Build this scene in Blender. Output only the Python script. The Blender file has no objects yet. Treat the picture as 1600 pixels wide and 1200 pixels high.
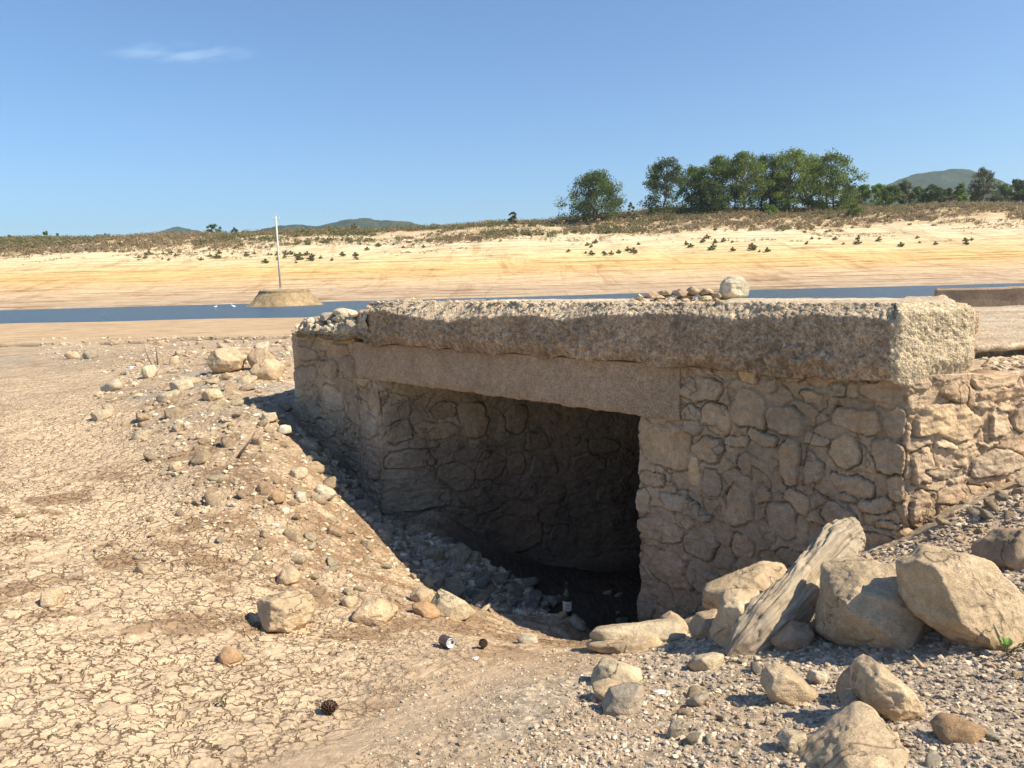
import bpy, bmesh, math, random
import numpy as np
random.seed(7)
RNG = np.random.default_rng(11)
sc = bpy.context.scene
COL = sc.collection
rad = math.radians

# ------------------------------------------------------------------ camera, world, sun
F = 1202.0                      # focal length in photo pixels (photo is 1600 x 1200)
ROLL = rad(1.5)
PITCH = math.atan(163 * math.cos(ROLL) / F)
_cp, _sp, _c, _s = math.cos(PITCH), math.sin(PITCH), math.cos(ROLL), math.sin(ROLL)
FW = np.array([0, _cp, -_sp])
RT = _c * np.array([1, 0, 0.]) - _s * np.array([0, _sp, _cp])
UP = _s * np.array([1, 0, 0.]) + _c * np.array([0, _sp, _cp])
import mathutils
cam = bpy.data.cameras.new('camera')
cam.sensor_fit = 'HORIZONTAL'; cam.sensor_width = 36.0
cam.lens = 36.0 * F / 1600.0
cam.clip_start = 0.05; cam.clip_end = 30000
camo = bpy.data.objects.new('camera', cam); COL.objects.link(camo)
camo.matrix_world = mathutils.Matrix(((RT[0], UP[0], -FW[0], 0), (RT[1], UP[1], -FW[1], 0), (RT[2], UP[2], -FW[2], 0), (0, 0, 0, 1)))
sc.camera = camo

SUN_AZ, SUN_EL = rad(-22), rad(46)          # azimuth from +X, anticlockwise
S = np.array([math.cos(SUN_EL) * math.cos(SUN_AZ), math.cos(SUN_EL) * math.sin(SUN_AZ), math.sin(SUN_EL)])
world = bpy.data.worlds.new('World'); sc.world = world; world.use_nodes = True
wn, wl = world.node_tree.nodes, world.node_tree.links
bg = wn['Background']
sky = wn.new('ShaderNodeTexSky'); sky.sky_type = 'NISHITA'; sky.sun_disc = False
sky.sun_elevation = SUN_EL; sky.sun_rotation = math.atan2(S[0], S[1])
sky.altitude = 100; sky.air_density = 1.0; sky.dust_density = 0.0; sky.ozone_density = 5.0
# one wisp of cirrus in the sky
tc = wn.new('ShaderNodeTexCoord')
def wmath(op, a, b=None, c=None):
    n = wn.new('ShaderNodeMath'); n.operation = op
    for i, v in enumerate((a, b, c)):
        if v is None: continue
        if isinstance(v, (int, float)): n.inputs[i].default_value = v
        else: wl.new(v, n.inputs[i])
    return n.outputs[0]
def wdot(v):
    n = wn.new('ShaderNodeVectorMath'); n.operation = 'DOT_PRODUCT'
    wl.new(tc.outputs['Generated'], n.inputs[0]); n.inputs[1].default_value = tuple(v)
    return n.outputs['Value']
cd = FW * F + RT * (283 - 800) + UP * (600 - 82); cd /= np.linalg.norm(cd)
ce = np.cross(cd, [0, 0, 1]); ce /= np.linalg.norm(ce); cu = np.cross(ce, cd)
a_, b_, c_ = wdot(cd), wdot(ce), wdot(cu)
nz = wn.new('ShaderNodeTexNoise'); nz.inputs['Scale'].default_value = 1.0; nz.inputs['Detail'].default_value = 8
cmb = wn.new('ShaderNodeCombineXYZ')
wl.new(wmath('MULTIPLY', b_, 18.0), cmb.inputs[0]); wl.new(wmath('MULTIPLY', wmath('ADD', c_, wmath('MULTIPLY', b_, -0.25)), 75.0), cmb.inputs[1])
wl.new(cmb.outputs[0], nz.inputs['Vector'])
c2 = wmath('SUBTRACT', c_, wmath('MULTIPLY', b_, 0.05))
r2 = wmath('ADD', wmath('POWER', wmath('ABSOLUTE', wmath('DIVIDE', b_, 0.085)), 2.0), wmath('POWER', wmath('ABSOLUTE', wmath('DIVIDE', c2, 0.012)), 2.0))
m_ = wmath('MAXIMUM', wmath('SUBTRACT', 1.0, r2), 0.0)
m_ = wmath('MULTIPLY', m_, wmath('MAXIMUM', wmath('SUBTRACT', nz.outputs[0], 0.42), 0.0))
m_ = wmath('MINIMUM', wmath('MULTIPLY', m_, 1.7), 0.33)
m_ = wmath('MULTIPLY', m_, wmath('GREATER_THAN', a_, 0.0))
mx = wn.new('ShaderNodeMixRGB'); wl.new(m_, mx.inputs[0]); wl.new(sky.outputs[0], mx.inputs[1]); mx.inputs[2].default_value = (6.0, 6.6, 7.4, 1)
mw = wn.new('ShaderNodeMixRGB'); mw.blend_type = 'MULTIPLY'; mw.inputs[0].default_value = 1.0; wl.new(mx.outputs[0], mw.inputs[1]); mw.inputs[2].default_value = (0.80, 0.95, 1.03, 1)
wl.new(mw.outputs[0], bg.inputs[0]); bg.inputs[1].default_value = 0.094
sun = bpy.data.lights.new('sun', 'SUN'); sun.energy = 4.9; sun.angle = rad(0.53); sun.color = (1.0, 0.885, 0.69)
suno = bpy.data.objects.new('sun', sun); COL.objects.link(suno)
suno.rotation_euler = mathutils.Vector(tuple(S)).to_track_quat('Z', 'Y').to_euler()
vs = sc.view_settings; vs.view_transform = 'Standard'; vs.look = 'None'; vs.exposure = 0.76; vs.gamma = 1.0; vs.use_curve_mapping = False
sc.cycles.max_bounces = 6; sc.cycles.diffuse_bounces = 4; sc.cycles.volume_bounces = 0

# ------------------------------------------------------------------ numeric helpers
def ray(x, y): return FW * F + RT * (x - 800) + UP * (600 - y)
def PY(x, y, Y): d = ray(x, y); return d * (Y / d[1])
def PZ(x, y, z): d = ray(x, y); return d * (z / d[2])
def sstep(a, b, x):
    t = np.clip((x - a) / (b - a), 0, 1); return t * t * (3 - 2 * t)
def _hash(ix, iy, iz, seed):
    h = (ix.astype(np.int64) * 374761393 + iy.astype(np.int64) * 668265263 + iz.astype(np.int64) * 2147483647 + seed * 1274126177) & 0xFFFFFFFF
    h = ((h ^ (h >> 13)) * 1274126177) & 0xFFFFFFFF
    h = ((h ^ (h >> 15)) * 2246822519) & 0xFFFFFFFF
    return ((h ^ (h >> 16)) & 0xFFFFFF) / float(0xFFFFFF)
def vn3(x, y, z, seed=0):
    ix, iy, iz = np.floor(x), np.floor(y), np.floor(z)
    fx, fy, fz = x - ix, y - iy, z - iz
    fx = fx * fx * (3 - 2 * fx); fy = fy * fy * (3 - 2 * fy); fz = fz * fz * (3 - 2 * fz)
    r = 0
    for a in (0, 1):
        for b in (0, 1):
            for c in (0, 1):
                w = (fx if a else 1 - fx) * (fy if b else 1 - fy) * (fz if c else 1 - fz)
                r = r + w * _hash(ix + a, iy + b, iz + c, seed)
    return r * 2 - 1
def vn2(x, y, seed=0):
    ix, iy = np.floor(x), np.floor(y)
    fx, fy = x - ix, y - iy
    fx = fx * fx * (3 - 2 * fx); fy = fy * fy * (3 - 2 * fy); z = np.zeros_like(ix)
    r = 0
    for a in (0, 1):
        for b in (0, 1):
            r = r + (fx if a else 1 - fx) * (fy if b else 1 - fy) * _hash(ix + a, iy + b, z, seed)
    return r * 2 - 1
def fbm2(x, y, seed=0, oct=4, gain=0.5):
    r = 0; a = 1
    for i in range(oct):
        r = r + a * vn2(x * 2 ** i + 17.3 * i, y * 2 ** i - 9.1 * i, seed + i); a *= gain
    return r
def fbm3(x, y, z, seed=0, oct=4, gain=0.5):
    r = 0; a = 1
    for i in range(oct):
        r = r + a * vn3(x * 2 ** i + 17.3 * i, y * 2 ** i - 9.1 * i, z * 2 ** i + 4.7 * i, seed + i); a *= gain
    return r
def voro2(x, y, seed=0, jit=0.9):
    """F1, F2 and two random numbers and the offset to the nearest point"""
    ix, iy = np.floor(x), np.floor(y); z = np.zeros_like(ix)
    f1 = np.full(x.shape, 9.0); f2 = np.full(x.shape, 9.0)
    r1 = np.zeros(x.shape); r2 = np.zeros(x.shape); ox = np.zeros(x.shape); oy = np.zeros(x.shape)
    for a in (-1, 0, 1):
        for b in (-1, 0, 1):
            cx, cy = ix + a, iy + b
            h1, h2 = _hash(cx, cy, z, seed), _hash(cx, cy, z, seed + 71)
            dx = x - (cx + 0.5 + (h1 - 0.5) * jit); dy = y - (cy + 0.5 + (h2 - 0.5) * jit)
            d = np.sqrt(dx * dx + dy * dy)
            m = d < f1
            f2 = np.where(m, f1, np.minimum(f2, d))
            f1 = np.where(m, d, f1)
            r1 = np.where(m, _hash(cx, cy, z, seed + 5), r1); r2 = np.where(m, _hash(cx, cy, z, seed + 9), r2)
            ox = np.where(m, dx, ox); oy = np.where(m, dy, oy)
    return f1, f2, r1, r2, ox, oy

# ------------------------------------------------------------------ object helpers
def mesh_np(name, V, Fc, mat=None, smooth=True, col=None, parent=None, loc=None):
    """V (n,3), Fc (m,k) int with a fixed k"""
    V = np.asarray(V, np.float32); Fc = np.asarray(Fc, np.int32)
    me = bpy.data.meshes.new(name)
    m, k = Fc.shape
    me.vertices.add(len(V)); me.vertices.foreach_set('co', V.ravel())
    me.loops.add(m * k); me.loops.foreach_set('vertex_index', Fc.ravel())
    me.polygons.add(m); me.polygons.foreach_set('loop_start', np.arange(0, m * k, k, dtype=np.int32))
    me.polygons.foreach_set('loop_total', np.full(m, k, np.int32))
    me.polygons.foreach_set('use_smooth', np.full(m, smooth, bool))
    me.update(calc_edges=True); me.validate()
    if col is not None:
        at = me.color_attributes.new('tint', 'FLOAT_COLOR', 'POINT')
        c = np.ones((len(V), 4), np.float32); c[:, :col.shape[1]] = col
        at.data.foreach_set('color', c.ravel())
    if mat: me.materials.append(mat)
    o = bpy.data.objects.new(name, me); COL.objects.link(o)
    if loc is not None: o.location = loc
    if parent: o.parent = parent
    return o
def tag(o, label=None, cat=None, group=None, kind=None):
    if label: o['label'] = label
    if cat: o['category'] = cat
    if group: o['group'] = group
    if kind: o['kind'] = kind
    return o
def empty(name, loc, label, cat, group=None):
    o = bpy.data.objects.new(name, None); COL.objects.link(o); o.location = loc; o.empty_display_size = 0.1
    return tag(o, label, cat, group)
def grid_faces(nu, nv):
    i = np.arange(nu * nv).reshape(nu, nv)
    return np.stack([i[:-1, :-1], i[1:, :-1], i[1:, 1:], i[:-1, 1:]], -1).reshape(-1, 4)
class MB:
    """collects polygons of any size for one mesh"""
    def __init__(s): s.v = []; s.f = []
    def add(s, v, f):
        n = len(s.v); s.v += [tuple(map(float, p)) for p in v]; s.f += [tuple(n + i for i in q) for q in f]
    def box(s, c, d, rz=0):
        cs, sn = math.cos(rz), math.sin(rz); v = []
        for i in (-1, 1):
            for j in (-1, 1):
                for k in (-1, 1):
                    x, y = i * d[0] / 2, j * d[1] / 2
                    v.append((c[0] + x * cs - y * sn, c[1] + x * sn + y * cs, c[2] + k * d[2] / 2))
        s.add(v, [(0, 1, 3, 2), (4, 6, 7, 5), (0, 4, 5, 1), (2, 3, 7, 6), (0, 2, 6, 4), (1, 5, 7, 3)])
    def tube(s, pts, rs, n=8, cap=True, squash=None):
        pts = [np.array(p, float) for p in pts]; vs_ = []; prev = None
        for i, p in enumerate(pts):
            t = pts[min(i + 1, len(pts) - 1)] - pts[max(i - 1, 0)]; t /= np.linalg.norm(t) + 1e-9
            a = np.cross(t, [0, 0, 1.] if abs(t[2]) < 0.9 else [1., 0, 0]); a /= np.linalg.norm(a)
            if prev is not None:
                a = prev - t * (prev @ t); a /= np.linalg.norm(a)
            prev = a; b = np.cross(t, a)
            for k in range(n):
                th = 2 * math.pi * k / n
                vs_.append(p + rs[i] * (a * math.cos(th) + b * math.sin(th) * (squash or 1)))
        fs = []
        for i in range(len(pts) - 1):
            for k in range(n):
                k2 = (k + 1) % n
                fs.append((i * n + k, i * n + k2, (i + 1) * n + k2, (i + 1) * n + k))
        if cap: fs.append(tuple(range(n))[::-1]); fs.append(tuple((len(pts) - 1) * n + k for k in range(n)))
        s.add(vs_, fs)
    def lathe(s, prof, n=24):
        vs_ = []; fs = []
        for r, z in prof:
            for k in range(n):
                th = 2 * math.pi * k / n; vs_.append((r * math.cos(th), r * math.sin(th), z))
        for i in range(len(prof) - 1):
            for k in range(n):
                k2 = (k + 1) % n; fs.append((i * n + k, i * n + k2, (i + 1) * n + k2, (i + 1) * n + k))
        s.add(vs_, fs)
    def build(s, name, mat, parent=None, smooth=False):
        me = bpy.data.meshes.new(name); me.from_pydata(s.v, [], s.f); me.update()
        if smooth: me.polygons.foreach_set('use_smooth', np.ones(len(me.polygons), bool))
        if mat: me.materials.append(mat)
        o = bpy.data.objects.new(name, me); COL.objects.link(o)
        if parent: o.parent = parent
        return o

# ------------------------------------------------------------------ materials
def nodes(m):
    m.use_nodes = True; return m.node_tree.nodes, m.node_tree.links
def noise_node(n, l, scale, detail=4, rough=0.55, vec=None, dist=0.0):
    t = n.new('ShaderNodeTexNoise'); t.inputs['Scale'].default_value = scale; t.inputs['Detail'].default_value = detail
    t.inputs['Roughness'].default_value = rough; t.inputs['Distortion'].default_value = dist
    if vec is not None: l.new(vec, t.inputs['Vector'])
    return t
def ramp(n, l, src, stops):
    r = n.new('ShaderNodeValToRGB'); e = r.color_ramp.elements
    while len(e) < len(stops): e.new(0.5)
    for q, (p, c) in zip(e, stops):
        q.position = p; q.color = (c[0], c[1], c[2], 1) if isinstance(c, tuple) else (c, c, c, 1)
    l.new(src, r.inputs[0]); return r.outputs[0]
def mixc(n, l, typ, fac, a, b):
    m = n.new('ShaderNodeMixRGB'); m.blend_type = typ
    for i, v in enumerate((fac, a, b)):
        if isinstance(v, (int, float)): m.inputs[i].default_value = v
        elif isinstance(v, tuple): m.inputs[i].default_value = (v[0], v[1], v[2], 1)
        else: l.new(v, m.inputs[i])
    return m.outputs[0]
def bump(n, l, h, strength, dist, nrm=None):
    b = n.new('ShaderNodeBump'); b.inputs['Strength'].default_value = strength; b.inputs['Distance'].default_value = dist
    l.new(h, b.inputs['Height'])
    if nrm is not None: l.new(nrm, b.inputs['Normal'])
    return b.outputs[0]
def mat_simple(name, col, rough=0.8, metal=0.0, var=0.15, vscale=20.0, spec=0.3):
    m = bpy.data.materials.new(name); n, l = nodes(m); b = n['Principled BSDF']
    tcn = n.new('ShaderNodeTexCoord'); t = noise_node(n, l, vscale, 4, vec=tcn.outputs['Object'])
    v = ramp(n, l, t.outputs[0], [(0.3, 1 - var), (0.7, 1 + var)])
    l.new(mixc(n, l, 'MULTIPLY', 1.0, tuple(col), v), b.inputs['Base Color'])
    b.inputs['Roughness'].default_value = rough; b.inputs['Metallic'].default_value = metal
    b.inputs['Specular IOR Level'].default_value = spec
    return m
def mat_rocky(name, col=None, attr=False, s1=3.0, s2=25.0, s3=160.0, var=0.26, bumpd=0.009, grain=0.6, layers=0.0, stain=(0.30, 0.17, 0.08), stain_amt=0.25, spots=0.0, cracks=0.0):
    """stone, concrete, earth: mottled albedo and several scales of bump"""
    m = bpy.data.materials.new(name); n, l = nodes(m); b = n['Principled BSDF']
    tcn = n.new('ShaderNodeTexCoord'); vec = tcn.outputs['Object']
    oi = n.new('ShaderNodeObjectInfo')
    off = n.new('ShaderNodeVectorMath'); off.operation = 'ADD'
    sc3 = n.new('ShaderNodeVectorMath'); sc3.operation = 'SCALE'; l.new(oi.outputs['Random'], sc3.inputs['Scale']); sc3.inputs[0].default_value = (13.1, 7.7, 21.3)
    l.new(vec, off.inputs[0]); l.new(sc3.outputs[0], off.inputs[1]); vec = off.outputs[0]
    n1 = noise_node(n, l, s1, 6, 0.6, vec); n2 = noise_node(n, l, s2, 6, 0.65, vec); n3 = noise_node(n, l, s3, 5, 0.7, vec)
    if attr:
        a = n.new('ShaderNodeAttribute'); a.attribute_name = 'tint'; base = a.outputs['Color']
    else: base = tuple(col)
    c = mixc(n, l, 'MULTIPLY', 1.0, base, ramp(n, l, n1.outputs[0], [(0.3, 1 - var), (0.7, 1 + var)]))
    c = mixc(n, l, 'MULTIPLY', 1.0, c, ramp(n, l, n2.outputs[0], [(0.3, 1 - var * 0.9), (0.7, 1 + var * 0.7)]))
    c = mixc(n, l, 'MULTIPLY', grain, c, ramp(n, l, n3.outputs[0], [(0.32, 0.62), (0.62, 1.25)]))
    if stain_amt:
        ns = noise_node(n, l, s1 * 2.3, 5, 0.65, vec, 0.6)
        c = mixc(n, l, 'MIX', mixc(n, l, 'MULTIPLY', 1.0, ramp(n, l, ns.outputs[0], [(0.54, 0.0), (0.72, 1.0)]), (stain_amt,) * 3), c, tuple(stain))
    if spots:
        vo = n.new('ShaderNodeTexVoronoi'); vo.inputs['Scale'].default_value = spots; l.new(vec, vo.inputs['Vector'])
        c = mixc(n, l, 'MULTIPLY', 0.75, c, ramp(n, l, vo.outputs['Color'], [(0.15, 0.62), (0.5, 1.0), (0.9, 1.38)]))
    if cracks:
        nk = noise_node(n, l, cracks, 4, 0.55, vec, 0.4); ab = n.new('ShaderNodeMath'); ab.operation = 'SUBTRACT'; l.new(nk.outputs[0], ab.inputs[0]); ab.inputs[1].default_value = 0.5
        ab2 = n.new('ShaderNodeMath'); ab2.operation = 'ABSOLUTE'; l.new(ab.outputs[0], ab2.inputs[0])
        line = ramp(n, l, ab2.outputs[0], [(0.0, 0.0), (0.009, 1.0)]); gate = ramp(n, l, n1.outputs[0], [(0.46, 0.0), (0.54, 1.0)])
        lk = mixc(n, l, 'LIGHTEN', 1.0, line, gate); c = mixc(n, l, 'MULTIPLY', 0.28, c, lk)
    l.new(c, b.inputs['Base Color']); b.inputs['Roughness'].default_value = 0.95; b.inputs['Specular IOR Level'].default_value = 0.12
    nn = bump(n, l, n2.outputs[0], 0.7, bumpd * 3)
    if cracks: nn = bump(n, l, lk, 0.8, bumpd * 2, nn)
    if layers:
        mp = n.new('ShaderNodeMapping'); mp.inputs['Scale'].default_value = (1.2, 1.2, 14); mp.inputs['Rotation'].default_value = (0.5, 0.2, 0); l.new(vec, mp.inputs[0])
        nl = noise_node(n, l, layers, 5, 0.7, mp.outputs[0]); nn = bump(n, l, nl.outputs[0], 0.6, bumpd * 4, nn)
    nn = bump(n, l, n3.outputs[0], 0.75, bumpd, nn)
    if spots: nn = bump(n, l, vo.outputs['Distance'], 0.7, -0.5 / spots, nn)
    l.new(nn, b.inputs['Normal'])
    return m
M = {}
M['tan'] = mat_rocky('tan_stone', (0.58, 0.44, 0.285), cracks=2.2, stain_amt=0.3)
M['pale'] = mat_rocky('pale_stone', (0.56, 0.46, 0.315), cracks=2.2, stain_amt=0.15)
M['sand'] = mat_rocky('sandstone', (0.53, 0.405, 0.265), cracks=2.2, stain_amt=0.35, layers=2.0)
M['grey'] = mat_rocky('grey_stone', (0.38, 0.32, 0.245), cracks=2.2, stain_amt=0.15)
M['brown'] = mat_rocky('brown_stone', (0.44, 0.325, 0.22), cracks=2.2, stain_amt=0.4)
M['orange'] = mat_rocky('orange_stone', (0.46, 0.30, 0.17), stain_amt=0.2)
M['white'] = mat_rocky('white_stone', (0.60, 0.52, 0.385), stain_amt=0.05)
M['wall'] = mat_rocky('wall_stone', attr=True, s1=2.0, s2=22.0, s3=110.0, bumpd=0.008, stain_amt=0.22, cracks=1.6)
M['conc'] = mat_rocky('pebbly_concrete', attr=True, s1=1.5, s2=22.0, s3=120.0, bumpd=0.006, spots=70.0, stain_amt=0.1)
M['beam'] = mat_rocky('fine_concrete', (0.40, 0.29, 0.198), s1=1.2, s2=14.0, s3=150.0, bumpd=0.005, spots=100.0, stain_amt=0.35, var=0.2)
M['pebble'] = mat_rocky('pebble', attr=True, s1=8, s2=60, s3=220, bumpd=0.002, stain_amt=0.0)

# ------------------------------------------------------------------ plan of the culvert
A2 = np.array([2.49, 4.78]); B2 = np.array([-3.05, 10.62])
U2 = (B2 - A2) / np.linalg.norm(B2 - A2); N2 = np.array([-U2[1], U2[0]]); N2 = N2 if N2[1] < 0 else -N2
D2 = np.array([1, 0.22]); D2 /= np.linalg.norm(D2)
def PF(x, y, off=0.0):                 # pixel -> point on the facade plane
    d = ray(x, y); return d * ((A2 @ N2 + off) / (d[:2] @ N2))
def s_of(P): return (np.asarray(P)[:2] - A2) @ U2
S_J1, S_J2, S_END = s_of(PF(997, 800)), s_of(PF(596, 700)), s_of(PF(458, 560))
J1, J2, E2 = A2 + U2 * S_J1, A2 + U2 * S_J2, A2 + U2 * S_END
TUN = 6.0
_M = np.linalg.inv(np.stack([U2, D2], 1))
def oblique(x, y):
    dx, dy = x - A2[0], y - A2[1]
    return _M[0, 0] * dx + _M[0, 1] * dy, _M[1, 0] * dx + _M[1, 1] * dy
SB = -0.68                              # underside of the slab
ZB = -1.145                             # underside of the beam

# ------------------------------------------------------------------ terrain
ctrl = []
E0, E1 = PF(1400, 480, .1), PF(583, 475, .1); NS = np.cross(E1 - E0, S)
for q in [(406, 641), (430, 660), (458, 690), (500, 740), (545, 790), (600, 850), (650, 905), (700, 935), (760, 957), (840, 985), (930, 997)]:
    d = ray(*q); ctrl.append(d * ((E0 @ NS) / (d @ NS)))          # the slab's shadow fixes the ground here
for q in [(458, 650), (490, 690), (530, 735), (565, 770), (605, 815)]: ctrl.append(PF(*q, 0.0))
for q in [(1100, 962), (1180, 925), (1250, 888), (1340, 862), (1425, 838)]: ctrl.append(PF(*q, 0.0))
for q in [(887, 1003, 5.3), (950, 1002, 5.2), (887, 1007, 6.0), (980, 997, 5.6)]: ctrl.append(PY(*q))
_nD = np.array([-D2[1], D2[0]])
for q in [(612, 808), (650, 838), (700, 855), (760, 870), (820, 882), (900, 893), (960, 900)]:
    d = ray(*q); ctrl.append(d * ((J2 @ _nD) / (d[:2] @ _nD)))
for x, y, z in [(1500, 800, -1.52), (1600, 752, -1.38), (1560, 830, -1.55), (1600, 950, -1.62), (1450, 900, -1.68), (1350, 960, -1.80),
                (1500, 1080, -1.62), (1600, 1200, -1.45), (1300, 1200, -1.55), (1200, 1090, -1.80), (1050, 1040, -2.02), (1120, 1010, -2.0), (1000, 1100, -1.88), (1000, 1200, -1.70),
                (800, 1200, -1.80), (800, 1100, -1.97), (900, 1040, -2.10), (760, 1020, -2.18), (698, 1010, -2.18), (600, 1020, -2.16), (600, 1100, -2.03), (500, 1115, -2.02),
                (400, 1200, -1.88), (200, 1200, -1.88), (0, 1200, -1.85), (0, 1050, -1.92), (200, 1000, -2.02), (450, 990, -2.18), (350, 900, -2.12), (100, 900, -2.02),
                (0, 800, -2.0), (200, 780, -2.02), (350, 780, -1.95), (430, 740, -1.85), (0, 680, -1.98), (200, 680, -1.9), (330, 680, -1.75), (400, 610, -1.6),
                (330, 590, -1.55), (230, 595, -1.75), (100, 600, -1.95), (0, 600, -2.0), (400, 550, -1.5), (300, 545, -1.6)]:
    ctrl.append(PZ(x, y, z))
for s_, t_, z in [(S_J2 - .3, 0.4, -2.75), (S_J2 - .9, -.4, -2.75), (S_J2 - 1.2, .6, -3.05), (3.3, 0.0, -3.4), (2.5, 0.1, -3.35), (2.6, 1.2, -3.42), (4, 1.5, -3.35), (3.3, 3.8, -3.4), (5, 3.5, -3.3), (2.3, -0.5, -2.9), (3.2, -0.55, -3.2)]:
    p = A2 + U2 * s_ + D2 * t_; ctrl.append(np.array([p[0], p[1], z]))
for x, y, z in [(-1.5, 1.2, -1.8), (0, 1.0, -1.75), (1.5, 1.0, -1.6), (3, 1.0, -1.4), (-4, 1.5, -1.9), (5, 4, -1.4), (7, 5, -1.35), (-8, 5, -2), (-12, 12, -2), (-12, 20, -2), (-6, 20, -1.75), (-2, 20, -1.7), (4, 20, -1.6), (12, 18, -1.4),
                (-20, 28, -1.95), (-8, 28, -1.9), (0, 28, -1.85), (8, 28, -1.7), (18, 28, -1.45), (-30, 40, -2), (0, 40, -2), (30, 40, -1.6), (10, 10, -1.3), (14, 4, -1.2), (0, 15, -1.8), (20, 10, -1.3)]:
    ctrl.append(np.array([x, y, z]))
ctrl = np.array(ctrl)
def _tps(r2): return 0.5 * r2 * np.log(r2 + 1e-9)
_K = _tps(((ctrl[:, None, :2] - ctrl[None, :, :2]) ** 2).sum(-1)) + np.eye(len(ctrl)) * 0.006
_Pm = np.concatenate([np.ones((len(ctrl), 1)), ctrl[:, :2]], 1)
_AA = np.block([[_K, _Pm], [_Pm.T, np.zeros((3, 3))]])
_W = np.linalg.solve(_AA, np.concatenate([ctrl[:, 2], np.zeros(3)]))
def rbf(x, y):
    x = np.clip(x, -35, 35); y = np.clip(y, 0.5, 42)
    r = _W[-3] + _W[-2] * x + _W[-1] * y
    for i in range(len(ctrl)):
        r = r + _W[i] * _tps((x - ctrl[i, 0]) ** 2 + (y - ctrl[i, 1]) ** 2)
    return r
FAR_Y = np.array([40, 60, 86, 91, 96, 130, 156, 166, 168, 185, 215, 250, 285, 305, 325, 350, 400, 480, 900, 2500, 9000.])
FAR_Z = np.array([-2.75, -3.0, -3.4, -3.72, -4.1, -4.6, -4.1, -3.55, -3.2, -2.3, 0.3, 5.5, 11.0, 13.6, 17.0, 22.0, 26.5, 28.0, 28, 28, 28.])
WATER_Z = -3.6
def gz(x, y):
    """height of the ground, without the fine relief"""
    x = np.asarray(x, float); y = np.asarray(y, float)
    z = np.clip(rbf(x, y), -3.6, -1.1)
    s_, t_ = oblique(x, y)
    # the ledge across the old lake bed, 30 m out
    ly = 29.5 + 1.6 * vn2(x * 0.16, x * 0 + 3.0, 5) + 0.5 * vn2(x * 1.1, x * 0, 6)
    z = z - 0.75 * sstep(0.0, 0.5, y - ly)
    z = z + 0.10 * np.exp(-((y - ly + .1) / .35) ** 2) - 0.30 * np.exp(-((y - ly + .45 + .1 * vn2(x * 3, x * 0, 7)) / .13) ** 2) * sstep(-.15, .25, vn2(x * .9, x * 0, 9) + .6 * vn2(x * 4, x * 0, 10)) * (x < 0)
    # the earth filled in behind the masonry
    fill = -0.70 - 0.02 * np.maximum(t_, 0) + 0.02 * vn2(x * 2, y * 2, 8)
    edge = sstep(0.16, 0.30, s_) * sstep(0.16, 0.30, t_) * (1 - sstep(S_END - 0.6, S_END - 0.2, s_ + 0.2 * t_))
    intun = (s_ > S_J1 - 0.2) & (s_ < S_J2 + 0.2) & (t_ < TUN + 0.2)
    edge = np.where(intun, 0, edge) * (1 - sstep(7.0, 13.0, t_ - 0.0 * s_))
    edge = edge * np.where(s_ > S_J1, 1 - sstep(4.6, 6.2, t_), 1)
    z = z * (1 - edge) + fill * edge
    # far shore
    yy = y + 5.0 * vn2(x * 0.02, y * 0 + 1, 21) + 2.0 * vn2(x * 0.09, y * 0 + 1, 22) - 0.02 * x
    fz = np.interp(yy, FAR_Y, FAR_Z)
    hill = sstep(190, 300, yy)
    fz = fz + hill * (1.6 * vn2(x * 0.014, y * 0.014, 23) + 0.7 * vn2(x * 0.06, y * 0.045, 24) + 0.35 * vn2(x * 0.2, y * 0.12, 25))
    fz = fz - 0.8 * sstep(260, 420, yy) + sstep(-40, 100, x) * sstep(260, 420, yy) * 6.8
    fz = fz + sstep(168, 172, yy) * (1 - sstep(290, 300, yy)) * 0.28 * np.round(2 * vn2(x * 0.01, yy * 0.16, 27)) * 0.5
    w = sstep(40, 60, y)
    return z * (1 - w) + fz * w
GRID = {}
def gfast(x, y):
    if not GRID: return gz(x, y)
    gx_, gy_, Z = GRID['x'], GRID['y'], GRID['z']
    i = np.clip(np.searchsorted(gx_, x) - 1, 0, len(gx_) - 2); j = np.clip(np.searchsorted(gy_, y) - 1, 0, len(gy_) - 2)
    a = np.clip((x - gx_[i]) / (gx_[i + 1] - gx_[i]), 0, 1); b = np.clip((y - gy_[j]) / (gy_[j + 1] - gy_[j]), 0, 1)
    return (Z[i, j] * (1 - a) + Z[i + 1, j] * a) * (1 - b) + (Z[i, j + 1] * (1 - a) + Z[i + 1, j + 1] * a) * b
_YS = np.concatenate([np.arange(1.4, 14, 0.015), np.geomspace(14, 900, 1500)])
def hit(px, py, dz=0.0):
    """first ground point along the ray of a pixel"""
    d = ray(px, py); d = d / d[1]; Y = _YS
    g = gfast(d[0] * Y, Y) + dz
    k = np.argmax(g >= d[2] * Y)
    return np.array([d[0] * Y[k], Y[k], float(g[k])])

def axis(segs):
    out = [segs[0][0]]
    for a, b, h0, h1 in segs:
        x = a; L = b - a
        while True:
            h = h0 + (h1 - h0) * (x - a) / L
            x += h
            if x >= b - h * 0.5: break
            out.append(x)
        out.append(b)
    return np.array(out)
ys = axis([(0.6, 2.0, 0.06, 0.02), (2.0, 4.6, 0.0095, 0.0095), (4.6, 10, 0.011, 0.04), (10, 28, 0.05, 0.12), (28, 32, 0.06, 0.06), (32, 170, 0.5, 1.2), (170, 420, 1.1, 2.2), (420, 9000, 25, 900)])
xs_pos = axis([(0, 3.2, 0.0125, 0.0125), (3.2, 7, 0.02, 0.06), (7, 30, 0.09, 0.7), (30, 300, 1.6, 4), (300, 6000, 40, 700)])
xs_neg = axis([(0, 4.2, 0.0125, 0.0125), (4.2, 8, 0.016, 0.04), (8, 30, 0.06, 0.6), (30, 300, 1.6, 4), (300, 6000, 40, 700)])
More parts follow.
